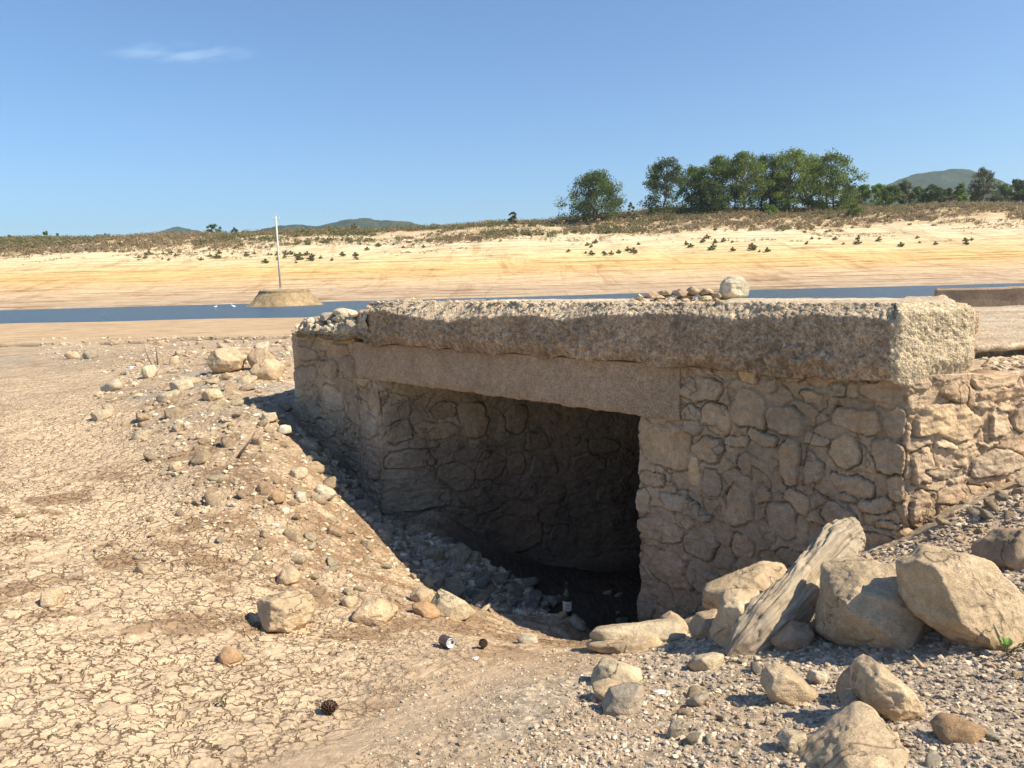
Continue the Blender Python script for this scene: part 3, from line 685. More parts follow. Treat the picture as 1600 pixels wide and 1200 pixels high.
inL = [(620, 640, 46, 50), (683, 672, 78, 26), (700, 640, 50, 26), (740, 655, 46, 56), (808, 655, 36, 44), (625, 675, 40, 40), (640, 718, 80, 30), (715, 745, 60, 46), (768, 728, 50, 44), (650, 783, 116, 34), (741, 778, 54, 26), (712, 816, 72, 44), (806, 826, 86, 86, 0, (1.05, .95, .9)), (864, 773, 44, 28), (858, 808, 30, 28),
       (873, 842, 36, 42), (917, 725, 58, 32), (886, 691, 44, 18), (948, 696, 50, 26), (908, 800, 40, 20), (850, 730, 42, 42), (808, 725, 28, 34), (797, 773, 34, 10), (830, 765, 14, 26), (928, 842, 26, 12), (905, 757, 24, 10), (660, 830, 60, 30), (950, 770, 40, 30), (840, 690, 40, 26)]
stL += [q[:5] + (tuple(np.array(q[5]) * (.98, .95, .90)),) for q in to_st(inL, PIn, sI)]  # inner stones toned down a little, tunnel shade in their colour
def topL(ss):
    # under the beam it stops at the beam's soffit, left of it goes up to the slab
    inn = ss < T1

    b = np.linalg.norm(PF(556, 560)[:2] - J2)
    up = sstep(T1 + b - 0.02, T1 + b + 0.01, ss)
    return ZB + (SB + 0.02 - ZB) * np.maximum(up, 0) + 0.012 * vn2(ss * 9, ss * 0, 4)
loc0(wrap_wall('side_wall', pathL, -3.7, topL, stL, 77, bridge, tint=lambda a_, z_, c_: mixv(c_, np.array([.15, .105, .07]), .42 * sstep(T1 - .3, T1 - 1.6, a_ + .5 * fbm2(a_ * 1.2, z_ * 1.2, 5, 3)) * sstep(-0.9, -1.6, z_ - .3 * fbm2(a_, z_ * 2, 6, 3)) * sstep(.8, .2, np.abs(c_[..., 0] * 0)) + .0 * (a_ < T1 - .2))))  # inner wall darkens deeper in and lower down: tunnel shade painted as colour
# fill under the beam's bearing, tunnel roof and end wall
fb = MB()
def prism(mb, poly, z0, z1):
    n_ = len(poly); v = [(p[0], p[1], z0) for p in poly] + [(p[0], p[1], z1) for p in poly]
    mb.add(v, [tuple(range(n_))[::-1], tuple(range(n_, 2 * n_))] + [(i, (i + 1) % n_, n_ + (i + 1) % n_, n_ + i) for i in range(n_)])
Nin = -N2
prism(fb, [J1 + Nin * .12 - U2 * .25 + D2*.25, J2 + Nin * .12 + U2 * .35+ D2*.25, J2 + D2 * (TUN + .5) + U2 * .35, J1 + D2 * (TUN + .5) - U2 * .25], ZB + 0.015, SB - 0.02)
loc0(fb.build('tunnel_roof', M['beam'], bridge))
eb = MB(); prism(eb, [J1 + D2 * TUN - U2 * .25, J2 + D2 * TUN + U2 * .3, J2 + D2 * (TUN + .3) + U2 * .3, J1 + D2 * (TUN + .3) - U2 * .25], -3.7, ZB)
loc0(eb.build('end_wall', M['brown'], bridge))

# --- generic eroded ribbon: profile swept along a plan path
def ribbon(path, prof, step, disp, seed, corner=0.03):
    """prof: list of (out, z); returns V,(ns,np) grid, s, t arrays"""
    path = [np.array(p, float) for p in path]; L = [0.0]
    for i in range(1, len(path)): L.append(L[-1] + np.linalg.norm(path[i] - path[i - 1]))
    ss = np.linspace(0, L[-1], int(L[-1] / step)); px = np.interp(ss, L, [p[0] for p in path]); py = np.interp(ss, L, [p[1] for p in path])
    k = max(1, int(corner / step)); ker = np.ones(2 * k + 1) / (2 * k + 1)
    px = np.convolve(np.pad(px, k, 'edge'), ker, 'valid'); py = np.convolve(np.pad(py, k, 'edge'), ker, 'valid')
    tx, ty = np.gradient(px), np.gradient(py); ll = np.hypot(tx, ty) + 1e-9; nx, ny = -ty / ll, tx / ll
    return ss, px, py, nx, ny, L
def pebbles(a, b, size, seed):
    f1, f2, r1, r2, _, _ = voro2(a / size, b / size, seed)
    return np.sqrt(np.maximum(0, 0.42 - f1 ** 2)) / 0.65 * (0.35 + r1), r1, r2
# slab
OV = 0.10
CA = PF(1402, 500, OV)[:2]; CC = PF(566, 500, OV)[:2]
EE = CA + D2 * 0.56
FB = EE + np.array([0.46, 0.88]) * 3.6
HB = CC + np.array([0.46, 0.88]) * 3.6
LL = PF(462, 500, OV)[:2]; LB = LL + np.array([0.46, 0.88]) * 3.6
pathS = [HB, CC, CA, EE, FB][::-1]
# outward normal must be on the left of travel: F -> E -> A -> C travels away-left ... check sign below
ss, px, py, nx, ny, L = ribbon(pathS, None, 0.010, None, 0, 0.05)
mid = len(ss) // 2
sgn = 1.0 if (nx[mid] * N2[0] + ny[mid] * N2[1]) > 0 else -1.0
nx, ny = nx * sgn, ny * sgn
HT = np.interp(ss, L, [-0.30, -0.225, -0.215, -0.235, -0.30])
NP = 96
t = np.linspace(0, 1, NP)[None, :]
bev0 = 0.085 + 0.015 * vn2(ss * 1.7, ss * 0, 4) + 0.018 * vn2(ss * 6, ss * 0, 5)
sC = (L[3] - ss)        # distance from the left end of the facade
bev0 = bev0 + 0.10 * np.exp(-((sC - 1.6) / 0.8) ** 2) + 0.05 * np.exp(-((sC - 3.2) / 0.35) ** 2)
bev0 = bev0 * np.where((ss > L[1]) & (ss < L[2]), 0.5, 1.0)
bev0 = np.clip(bev0, 0.03, 0.26)[:, None]
th = -SB + HT[:, None]                               # slab thickness
t1, t2, t3 = 0.22, 0.30 + 0 * t, 0.86
setb = 0.42 * bev0 + 0.05
# pieces: top strip (0..t1), bevel (t1..tb), face (tb..t3), underside (t3..1)
tb = 0.40
out = np.where(t < t1, -0.42 + (0.42 - bev0 * 1.35) * (t / t1), np.where(t < tb, -bev0 * 1.35 * (1 - (t - t1) / (tb - t1)), np.where(t < t3, 0.0, -(t - t3) / (1 - t3) * 0.35)))
zz = np.where(t < t1, 0.0, np.where(t < tb, -bev0 * (t - t1) / (tb - t1), np.where(t < t3, -bev0 - (th - bev0) * (t - tb) / (t3 - tb), -th)))
und = sstep(0.70, 0.86, t)
Ss = np.repeat(ss[:, None], NP, 1)
arc = Ss * 0 + np.where(t < t1, t * 1.6, np.where(t < tb, t1 * 1.6 + (t - t1) * 0.9, t1 * 1.6 + (tb - t1) * .9 + (t - tb) * 0.85))
p1, ra, rb = pebbles(Ss, arc, 0.030, 5); p2, rc, rd = pebbles(Ss + 3, arc, 0.075, 6)
rough_ = 0.020 * sstep(-0.4, 0.3, fbm2(Ss * 1.5, arc * 4, 12, 3)) + 0.006
endm = ((Ss > L[1] - .05) & (Ss < L[2] + .02)) * 1.0
p3, re_, rf_ = pebbles(Ss + 9, arc, 0.018, 55)
d = 0.010 * p1 * (1 - .45 * endm) + 0.006 * p3 + 0.9 * rough_ * p2 * (rc > 0.55) * (1 - 0.85 * endm) + 0.004 * endm * fbm2(Ss * 9, arc * 9, 15, 4) + 0.008 * fbm2(Ss * 3, arc * 3, 14, 4)
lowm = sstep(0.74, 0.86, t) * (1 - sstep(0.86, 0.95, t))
d = d - lowm * (0.035 + 0.03 * vn2(Ss * 4, Ss * 0, 44)) + 0.009 * fbm2(Ss * 1.0, Ss * 0, 45, 3)
d = np.where(t < t1, d * 0.25, d)
dn = np.where(t < t1, 0, 1.0); dv = np.where(t < t1, 1.0, np.where(t < tb, 0.6, np.where(t < t3, 0.0, -1.0)))
zj = -lowm * 0.035 + lowm * 0.025 * vn2(Ss * 5, Ss * 0, 47)
X_ = px[:, None] + nx[:, None] * (out + d * dn); Y_ = py[:, None] + ny[:, None] * (out + d * dn); Z_ = HT[:, None] + zz + d * dv * 0.9 + zj + 0.004 * vn2(Ss * 1.2, Ss * 0, 49) * (t < tb)
CONC = np.array([0.405, 0.295, 0.20])
col = np.ones(Ss.shape + (3,)) * CONC * (1 + 0.5 * (ra - 0.5) + 0.3 * (rc - 0.5))[..., None]
col = mixv(col, (0.56, 0.45, 0.31), np.clip(np.repeat((1 - sstep(tb - .06, tb + .05, t)), len(ss), 0), 0, 1) * 0.7)
col = mixv(col, (0.55, 0.45, 0.30), endm * 0.75)
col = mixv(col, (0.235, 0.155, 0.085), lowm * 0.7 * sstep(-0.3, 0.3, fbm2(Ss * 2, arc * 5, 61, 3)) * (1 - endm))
Vs = np.stack([X_, Y_, Z_], -1)
slab = mesh_np('deck_slab', Vs.reshape(-1, 3), grid_faces(len(ss), NP)[:, ::(1 if sgn < 0 else -1)], M['conc'], True, col.reshape(-1, 3), bridge); loc0(slab)
# slab top sheet and underside: quads between facade side and back side
def cap_sheet(name, c00, c10, c11, c01, zf, nu, nv, mat, colr, seed, amp):
    a = np.linspace(0, 1, nu)[:, None, None]; b = np.linspace(0, 1, nv)[None, :, None]
    P = (c00 * (1 - a) + c10 * a) * (1 - b) + (c01 * (1 - a) + c11 * a) * b
    z = zf(a[..., 0], b[..., 0]) + amp * fbm2(P[..., 0] * 5, P[..., 1] * 5, seed, 4) + amp * 0.5 * pebbles(P[..., 0], P[..., 1], 0.04, seed)[0]
    V_ = np.concatenate([P, z[..., None]], -1)
    return loc0(mesh_np(name, V_.reshape(-1, 3), grid_faces(nu, nv), mat, True, np.ones((nu * nv, 3)) * np.array(colr) * (1 + 0.2 * fbm2(P[..., 0] * 3, P[..., 1] * 3, seed + 3, 3)).reshape(-1, 1), bridge))
ins = lambda p, q, r, k=.2: p + (q - p) / np.linalg.norm(q - p) * k + (r - p) / np.linalg.norm(r - p) * k
k_ = 0.22
c00, c10, c11, c01 = ins(CC, CA, HB, k_), ins(EE, CC, FB, 0.10), ins(FB, EE, HB, .05), ins(HB, CC, FB, .05)
cap_sheet('slab_surface', c00, c10, c11, c01, lambda a, b: (-0.240 + 0.012 * a) * (1 - b) - 0.306 * b, 220, 120, M['conc'], (0.56, 0.47, 0.34), 81, 0.006)
ub = MB(); prism(ub, [ins(CC, CA, HB, .1), ins(EE, CC, FB, .1), FB, HB], SB + 0.02, -0.31)
loc0(ub.build('slab_core', M['beam'], bridge))
# broken left end of the slab over the left wall
pl = [LB, LL, CC + U2 * -0.15]
ss, px, py, nx, ny, L = ribbon(pl[::-1], None, 0.011, None, 0, 0.06)
mid = 5; sgn = 1.0 if (nx[mid] * N2[0] + ny[mid] * N2[1]) > 0 else -1.0
nx, ny = nx * sgn, ny * sgn
NP = 64; t = np.linspace(0, 1, NP)[None, :]; Ss = np.repeat(ss[:, None], NP, 1)
ht = np.interp(ss, [0, 0.2, 0.45, 0.8, 1.3, 2.5, 9], [-0.30, -0.36, -0.43, -0.46, -0.50, -0.50, -0.5]) + 0.03 * fbm2(ss * 5, ss * 0, 3, 3)
ht = ht[:, None]; zb = -0.655 - 0.02 * vn2(ss * 6, ss * 0, 8)[:, None]
out = np.where(t < .4, -0.8 + 0.62 * (t / .4), np.where(t < .6, -0.18 + .18 * (t - .4) / .2, np.where(t < .85, 0.0, -(t - .85) / .15 * .3)))
zz = np.where(t < .4, 0.03 * (1 - t / .4), np.where(t < .6, -0.08 * (t - .4) / .2, np.where(t < .85, -0.08 + (zb - ht + .08) * (t - .6) / .25, zb - ht)))
arc = t * 1.4 + Ss * 0
p1, ra, rb = pebbles(Ss, arc, 0.035, 15); p2, rc, rd = pebbles(Ss + 3, arc, 0.09, 16)
d = 0.016 * p1 + 0.035 * p2 * (rc > .5) + 0.03 * fbm2(Ss * 4, arc * 4, 14, 4)
X_ = px[:, None] + nx[:, None] * (out + d * (t > .4)); Y_ = py[:, None] + ny[:, None] * (out + d * (t > .4)); Z_ = ht + zz + d * np.where(t < .6, 1, np.where(t < .85, 0.2, -.6))
col = np.ones(Ss.shape + (3,)) * np.array([0.47, 0.39, 0.28]) * (1 + .4 * (ra - .5))[..., None]
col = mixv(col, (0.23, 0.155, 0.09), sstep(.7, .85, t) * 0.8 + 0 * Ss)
loc0(mesh_np('broken_slab_end', np.stack([X_, Y_, Z_], -1).reshape(-1, 3), grid_faces(len(ss), NP)[:, ::(1 if sgn < 0 else -1)], M['conc'], True, col.reshape(-1, 3), bridge))
cb = MB(); prism(cb, [CC - U2 * .1 + Nin * .2, LL + Nin * .2 - U2 * .2, LB, HB], -0.67, -0.50); loc0(cb.build('slab_core', M['beam'], bridge))
# concrete beam over the opening
B1, B0 = s_of(PF(1064, 600)), s_of(PF(555, 560))
nb = int((B0 - B1) / 0.012); ss = np.linspace(B1, B0, nb); prof = []
for k in range(4): prof.append((-0.25 + 0.25 * k / 4, SB - 0.022))
for k in range(40): prof.append((0.0, SB - 0.022 + (ZB - SB + 0.022) * k / 39))
for k in range(1, 10): prof.append((-0.30 * k / 9, ZB))
prof = np.array(prof); PP = len(prof)
Ss = np.repeat(ss[:, None], PP, 1); Oo = np.repeat(prof[None, :, 0], nb, 0) + 0.02; Zz = np.repeat(prof[None, :, 1], nb, 0)
f = fbm2(Ss * 2, Zz * 2, 7, 4); pe, rr, _ = pebbles(Ss, Zz + Oo, 0.022, 9)
Oo = Oo + 0.006 * f + 0.003 * pe
low = (prof[:, 0] >= 0) * sstep(ZB + 0.05, ZB, prof[:, 1]); Oo = Oo - low[None, :] * (0.012 + 0.012 * fbm2(Ss * 12, Zz * 0, 8, 2))
Zz = Zz + (np.arange(PP) >= 30)[None, :] * sstep(ZB + 0.06, ZB, np.repeat(prof[None, :, 1], nb, 0)) * 0.007 * fbm2(Ss * 9, Ss * 0, 10, 4)
Vb = np.stack([A2[0] + U2[0] * Ss + N2[0] * Oo, A2[1] + U2[1] * Ss + N2[1] * Oo, Zz], -1)
endcap = Vb.mean(1, keepdims=True)
mbm = mesh_np('beam', Vb.reshape(-1, 3), grid_faces(nb, PP)[:, ::-1], M['beam'], True, None, bridge); loc0(mbm)
for e_ in (B1 - 0.0, B0 + 0.0):
    pb = MB(); q = A2 + U2 * e_; dd = U2 * (0.05 if e_ == B1 else -0.05)
    prism(pb, [q + N2 * 0.012, q + dd + N2 * 0.012, q + dd - N2 * .3, q - N2 * .3], ZB + 0.012, SB - 0.03); loc0(pb.build('beam_end', M['beam'], bridge))

# ------------------------------------------------------------------ rocks
def ico(sub):
    bm = bmesh.new(); bmesh.ops.create_icosphere(bm, subdivisions=sub, radius=1.0)
    V = np.array([v.co[:] for v in bm.verts]); Fc = np.array([[v.index for v in f.verts] for f in bm.faces]); bm.free()
    return V / np.linalg.norm(V, axis=1, keepdims=True), Fc
ICO = {k: ico(k) for k in (1, 2, 3, 4, 5, 6)}
def poly_radius(D, Nn, dd, p):
    q = np.maximum(D @ Nn.T, 0) / dd[None, :]
    return (q ** p).sum(1) ** (-1.0 / p)
def rock_shape(seed, sub=3, size=(1, 1, 1), p=14, nfac=11, noise=0.05, fine=0.02):
    r = np.random.default_rng(seed); D, Fc = ICO[sub]
    Nn = r.normal(size=(nfac, 3)); Nn /= np.linalg.norm(Nn, axis=1, keepdims=True)
    Nn = np.concatenate([Nn, [[0, 0, 1], [0, 0, -1], [1, 0, 0], [-1, 0, 0], [0, 1, 0], [0, -1, 0]]]); dd = np.concatenate([r.uniform(0.62, 1.0, nfac), np.full(6, 1.0)])
    R = poly_radius(D, Nn, dd, p); V = D * R[:, None]
    V = V * (1 + noise * fbm3(V[:, 0] * 1.6, V[:, 1] * 1.6, V[:, 2] * 1.6, seed, 3) + fine * fbm3(V[:, 0] * 7, V[:, 1] * 7, V[:, 2] * 7, seed + 5, 3))[:, None]
    return V * np.array(size), Fc
def outline_rock(poly, label, mat='tan', thick=None, facets=None, sub=5, group='loose rocks round the culvert', seed=None, dY=0.0, name='rock', p=34, noise=0.018, fine=0.018, base=None, Yc=None, cat='rock', lump=None, chips=9):
    """a rock whose outline seen from the camera side is poly (photo pixels); it stands on the ground"""
    seed = seed if seed is not None else int(poly[0][0] * 7 + poly[0][1])
    r = np.random.default_rng(seed)
    P_ = np.array(poly, float); cx, cy = P_[:, 0].mean(), P_[:, 1].mean(); cx = 0.5 * (P_[:, 0].min() + P_[:, 0].max()); cy = 0.5 * (P_[:, 1].min() + P_[:, 1].max())
    w = np.ptp(P_[:, 0]); h = np.ptp(P_[:, 1])
    if Yc is None:
        g = hit(cx, P_[:, 1].max() - 0.06 * h if base is None else base); Yg = g[1]
        k = Yg / F; th = thick if thick else 0.8 * min(w, h) * k
        Yc = Yg + 0.32 * th + dY
    else: th = thick if thick else 0.8 * min(w, h) * Yc / F
    k = Yc / F * 0.995; C0 = PY(cx, cy, Yc)
    Q = np.stack([(P_[:, 0] - cx) * k, -(P_[:, 1] - cy) * k], 1)
    Nn, dd = [], []
    m = len(Q)
    area = sum(Q[i][0] * Q[(i + 1) % m][1] - Q[(i + 1) % m][0] * Q[i][1] for i in range(m))
    for i in range(m):
        a, b = Q[i], Q[(i + 1) % m]; e = b - a
        n2_ = np.array([e[1], -e[0]]) if area > 0 else np.array([-e[1], e[0]]); n2_ /= np.linalg.norm(n2_) + 1e-9
        dist = max(n2_ @ a, 0.05 * min(w, h) * k); tz = r.uniform(-0.25, 0.25)
        nv = np.array([n2_[0], n2_[1], tz]); nl = np.linalg.norm(nv); Nn.append(nv / nl); dd.append(dist / nl)
    soft = p <= 12
    p = p if soft else (p * 2 if p < 27 else p + 20)
    if facets is None:
        facets = [(0.05, 0.35, 0.93, 1.0), (0.45, 0.05, 0.88, 1.05), (-0.42, -0.15, 0.88, 1.05), (0.1, 0.75, 0.65, 1.0)]
        facets = [tuple(np.array(q) + np.array([r.normal() * .12, r.normal() * .12, 0, r.normal() * .04])) for q in facets]
    for q in list(facets) + [(0, 0, -1, 1.1)]:
        nv = np.array(q[:3]); nl = np.linalg.norm(nv); Nn.append(nv / nl); dd.append(q[3] * th / 2)
    Nn, dd = np.array(Nn), np.array(dd)
    D, Fc = ICO[sub]; R = poly_radius(D, Nn, dd, p); sz = min(w, h) * k
    # plane sum pulls corners in: compensate
    V = D * (R * 1.03)[:, None]
    for _ in range(1 if soft else chips):      # chips knocked off corners
        nv = r.normal(size=3); nv[2] = abs(nv[2]) + .2; nv /= np.linalg.norm(nv); hmax = (V @ nv).max(); lim = hmax * r.uniform(.80, .96)
        ex = np.maximum(V @ nv - lim, 0); V = V - nv * ex[:, None] * 0.93
    kk = 1.0 / sz
    n_a = fbm3(V[:, 0] * kk * 1.8, V[:, 1] * kk * 1.8, V[:, 2] * kk * 1.8, seed, 4); n_b = fbm3(V[:, 0] * 26, V[:, 1] * 26, V[:, 2] * 26, seed + 3, 4)
    ridg = 1 - 2 * np.abs(fbm3(V[:, 0] * kk * 1.5 + 9, V[:, 1] * kk * 4.0, V[:, 2] * kk * 1.5, seed + 8, 4, 0.6))
    V = V + D * (noise * sz * n_a + fine * 0.35 * n_b * min(1, sz * 4) - 0.016 * sz * ridg)[:, None]
    if lump is not None: V = lump(V, sz)
    Wd = V[:, :1] * RT + V[:, 1:2] * UP - V[:, 2:3] * FW
    o = mesh_np(name, Wd, Fc, M[mat], True, None, None, tuple(C0))
    return tag(o, label, cat, group)
R_ = outline_rock
FL = [(0.1, 0.25, 0.96, 1.0), (-0.3, -0.5, 0.8, 1.15), (0.3, 0.7, 0.6, 1.1)]
R_([(1405, 882), (1440, 866), (1500, 862), (1542, 874), (1572, 905), (1604, 935), (1632, 965), (1600, 992), (1548, 1008), (1505, 1018), (1470, 996), (1432, 968), (1412, 925)], 'large flat tan slab of rock tilted toward the viewer, biggest rock at the right', 'tan', 0.24, [(0.22, 0.26, 0.94, 0.9), (-0.85, -0.2, 0.5, 1.7), (0.1, 0.8, 0.6, 1.5)], 6, noise=0.012, p=30, chips=3, seed=12)
R_([(1296, 915), (1340, 890), (1408, 880), (1445, 895), (1455, 960), (1440, 1002), (1392, 1030), (1345, 1042), (1306, 1008), (1284, 985)], 'big blocky tan rock under the left edge of the tilted slab', 'sand', 0.42, [(-0.1, 0.86, 0.5, 0.95), (-0.1, 0.15, 0.98, 1.0), (0.65, -0.2, 0.73, 1.05), (-0.6, -0.35, 0.7, 1.0)], 6, dY=0.12, p=22)
R_([(1560, 848), (1585, 827), (1640, 826), (1650, 900), (1612, 918), (1585, 908), (1549, 882)], 'brownish rock cut by the right edge behind the tilted slab', 'brown', 0.3, sub=5, dY=0.15)
R_([(1097, 926), (1150, 905), (1198, 889), (1236, 890), (1244, 905), (1200, 935), (1150, 955), (1112, 960), (1097, 950)], 'long pale rock lying against the shaded wall left of the log', 'tan', 0.26, [(0.2, 0.75, 0.62, 0.9), (-0.5, 0.1, 0.86, 1.0), (0.3, -0.2, 0.93, 1.1)], 5)
R_([(1112, 985), (1128, 942), (1150, 934), (1205, 938), (1195, 970), (1165, 995), (1140, 1016), (1116, 1006)], 'upright angular tan rock with a shaded left side, touching the foot of the log', 'tan', 0.24, [(0.5, 0.3, 0.8, 0.95), (-0.75, 0.0, 0.65, 0.85), (0.2, -.3, .9, 1.1)], 5)
R_([(1081, 992), (1096, 962), (1124, 955), (1118, 1000), (1084, 1001)], 'small dull rock half buried left of the upright rock by the log', 'brown', 0.14, sub=4)
R_([(1204, 1004), (1238, 978), (1272, 985), (1262, 1016), (1222, 1019)], 'small brown block in the shade beneath the log', 'brown', 0.15, sub=4)
R_([(920, 990), (932, 979), (1000, 974), (1060, 967), (1078, 984), (1068, 994), (1030, 1004), (930, 1013), (921, 1004)], 'upper layer of a long flat pale stone lying at the right of the opening', 'pale', 0.20, [(0.05, 0.7, 0.7, 0.8), (0, 0, 1, 1.0), (0.1, -0.6, 0.8, 1.0)], 5, noise=0.05)
R_([(916, 1010), (945, 1002), (1040, 992), (1052, 1003), (1030, 1014), (920, 1022)], 'lower layer beneath the long flat pale stone at the opening', 'sand', 0.20, sub=5, noise=0.05)
R_([(998, 968), (1006, 955), (1025, 954), (1036, 968), (1030, 980), (1002, 982)], 'rounded stone behind the long flat pale stone, nearer the wall edge', 'tan', 0.12, sub=4)
R_([(1034, 966), (1048, 957), (1066, 966), (1078, 980), (1060, 992), (1036, 980)], 'rounded stone on the right behind the long flat pale stone', 'tan', 0.12, sub=4)
R_([(921, 1060), (934, 1038), (958, 1033), (988, 1042), (1010, 1062), (1000, 1074), (965, 1078), (926, 1076)], 'rounded pale stone on top of the little pile below the opening', 'pale', 0.16, sub=5, noise=.05)
R_([(924, 1074), (950, 1066), (975, 1072), (968, 1092), (948, 1098), (930, 1088)], 'smooth tan stone at the bottom left of the little pile below the opening', 'tan', 0.12, sub=4)
R_([(940, 1112), (955, 1082), (1000, 1072), (1013, 1074), (1008, 1096), (990, 1118), (960, 1119)], 'square grey banded stone leaning on the little pile below the opening', 'grey', 0.13, [(-.2, .2, .95, .9), (.8, .1, .6, .9), (0, -.5, .8, 1.1)], 5, p=26)
R_([(1066, 1044), (1088, 1026), (1120, 1021), (1141, 1026), (1122, 1044), (1085, 1048)], 'flat pale leaf-shaped stone on the gravel below the log', 'pale', 0.09, sub=4)
R_([(1194, 1078), (1203, 1052), (1220, 1046), (1250, 1056), (1270, 1075), (1262, 1092), (1230, 1103), (1202, 1096)], 'flat rounded dull tan stone standing on the gravel under the log', 'sand', 0.15, [(-.1, .1, .98, .9), (.4, .6, .7, 1)], 5)
R_([(1265, 1064), (1270, 1048), (1292, 1052), (1296, 1064), (1280, 1071)], 'small bright white stone touching the flat rounded stone', 'white', 0.07, sub=4, name='stone', cat='stone')
R_([(1343, 1080), (1350, 1048), (1368, 1036), (1392, 1042), (1410, 1075), (1438, 1110), (1432, 1126), (1405, 1134), (1370, 1112), (1345, 1100)], 'tall pointed tan rock standing at lower right', 'tan', 0.24, [(.45, .35, .8, .9), (-.45, .0, .9, .95), (.1, -.5, .8, 1.15)], 6, p=20)
R_([(1310, 1085), (1318, 1064), (1338, 1044), (1350, 1050), (1352, 1090), (1330, 1110), (1312, 1104)], 'brownish rock tucked behind the tall pointed rock', 'brown', 0.16, sub=4, dY=.05)
R_([(1318, 1098), (1330, 1080), (1350, 1078), (1352, 1108), (1334, 1118), (1320, 1112)], 'small grey tan stone wedged left of the tall pointed rock', 'grey', 0.10, sub=4)
R_([(1242, 1180), (1262, 1142), (1296, 1128), (1335, 1130), (1372, 1104), (1392, 1108), (1412, 1150), (1418, 1210), (1380, 1262), (1280, 1262), (1240, 1225)], 'big smooth tan boulder at the bottom edge right of centre, saddle shaped', 'tan', 0.34, [(.25, .35, .9, 1), (-.6, .2, .75, 1.1), (.1, -.4, .9, 1.1)], 6, Yc=hit(1330, 1195)[1] + 0.06, p=8, noise=.04, fine=.01, chips=0, seed=4)
R_([(1464, 1145), (1480, 1129), (1510, 1127), (1542, 1137), (1520, 1155), (1490, 1163), (1468, 1158)], 'flat orange brown stone on the gravel at lower right', 'orange', 0.10, sub=4)
R_([(1218, 1160), (1232, 1144), (1262, 1146), (1258, 1168), (1236, 1176)], 'pale angular stone left of the big boulder at the bottom edge', 'pale', 0.08, sub=4, name='stone', cat='stone')
R_([(1040, 1150), (1048, 1130), (1066, 1126), (1073, 1136), (1060, 1148), (1044, 1156)], 'flat grey pebble tilted on the gravel at bottom centre right', 'grey', 0.05, sub=3, name='stone', cat='stone')
R_([(1068, 1166), (1080, 1150), (1100, 1144), (1103, 1152), (1088, 1166)], 'pale triangular pebble at bottom centre right', 'white', 0.05, sub=3, name='stone', cat='stone')
R_([(1066, 1102), (1085, 1088), (1108, 1081), (1114, 1086), (1100, 1096), (1072, 1106)], 'thin grey flake of stone tilted on the gravel', 'grey', 0.05, sub=3, name='stone', cat='stone')
R_([(396, 942), (428, 928), (456, 921), (477, 934), (491, 958), (484, 975), (462, 992), (408, 987), (396, 962)], 'big angular tan boulder on the dry mud at left centre', 'tan', 0.24, [(-.1, .15, .98, .95), (.3, .75, .6, .9), (-.7, .1, .7, .95), (.7, -.2, .65, 1.0)], 6, p=20)
R_([(549, 964), (560, 944), (588, 932), (610, 942), (621, 958), (608, 974), (580, 979), (556, 975)], 'rounded tan boulder on the mud right of the big angular one', 'tan', 0.2, [(-.1, .5, .85, .95), (.6, .2, .75, .9), (0, -.5, .85, 1.0)], 6, p=7)
R_([(671, 940), (682, 925), (705, 928), (728, 940), (742, 955), (738, 968), (712, 964), (684, 956)], 'pale oblong rock at the edge of the shadow before the opening', 'pale', 0.18, [(.1, .7, .7, .8), (-.1, -.1, 1, 1), (.6, -.1, .8, 1)], 5)
R_([(640, 930), (655, 919), (676, 922), (682, 938), (668, 946), (646, 940)], 'smaller rock joined to the left of the pale oblong rock', 'tan', 0.14, sub=4)
R_([(640, 946), (660, 943), (682, 952), (692, 964), (668, 966), (646, 956)], 'reddish brown flat rock below the pale oblong rock', 'orange', 0.12, sub=4)
R_([(62, 932), (70, 921), (88, 920), (94, 932), (92, 947), (76, 949), (64, 944)], 'lone cube shaped stone with a dark left face on the cracked mud', 'sand', 0.12, [(.35, .35, .85, .9), (-.9, 0, .45, .8)], 4, p=24)
R_([(339, 1030), (345, 1016), (360, 1014), (374, 1024), (375, 1034), (356, 1038)], 'small orange dome shaped stone in the cracked mud', 'orange', 0.1, sub=4, p=8, name='stone', cat='stone')
R_([(211, 888), (217, 880), (236, 884), (248, 893), (232, 899), (214, 898)], 'flat wedge shaped stone alone on the mud, left', 'tan', 0.1, sub=4)
R_([(431, 905), (440, 890), (456, 886), (469, 898), (466, 910), (450, 916), (436, 914)], 'tan stone just behind the big angular boulder', 'tan', 0.12, sub=4)
R_([(530, 940), (542, 930), (558, 932), (560, 944), (546, 950)], 'small pale stone left of the rounded boulder', 'pale', 0.08, sub=3)
R_([(804, 1000), (818, 993), (838, 994), (842, 1003), (812, 1006)], 'low pale dome shaped stone on the crest before the opening', 'white', 0.10, sub=4, p=7)
R_([(324, 560), (338, 546), (362, 543), (378, 558), (374, 575), (350, 586), (332, 580)], 'largest pale boulder of the rock heap left of the culvert', 'tan', None, [(.2, .6, .75, .9), (-.3, .0, .95, 1.0), (.1, -.8, .5, 1)], 5, group='rocks of the heap left of the culvert')
R_([(386, 560), (392, 546), (412, 545), (430, 556), (428, 574), (400, 580)], 'reddish shaded boulder right of the largest one in the heap', 'brown', None, None, 4, group='rocks of the heap left of the culvert')
R_([(392, 582), (404, 566), (425, 560), (440, 572), (436, 592), (408, 596)], 'rounded tan rock in front of the reddish boulder of the heap', 'tan', None, None, 4, group='rocks of the heap left of the culvert')
R_([(220, 582), (226, 571), (240, 569), (246, 580), (240, 591), (225, 592)], 'round pale boulder beside the bare upright sticks', 'pale', None, None, 4, p=7, group='rocks of the heap left of the culvert')
R_([(263, 600), (275, 593), (298, 594), (302, 606), (282, 612), (266, 609)], 'pale stone at the front left foot of the heap', 'pale', None, None, 4, group='rocks of the heap left of the culvert')
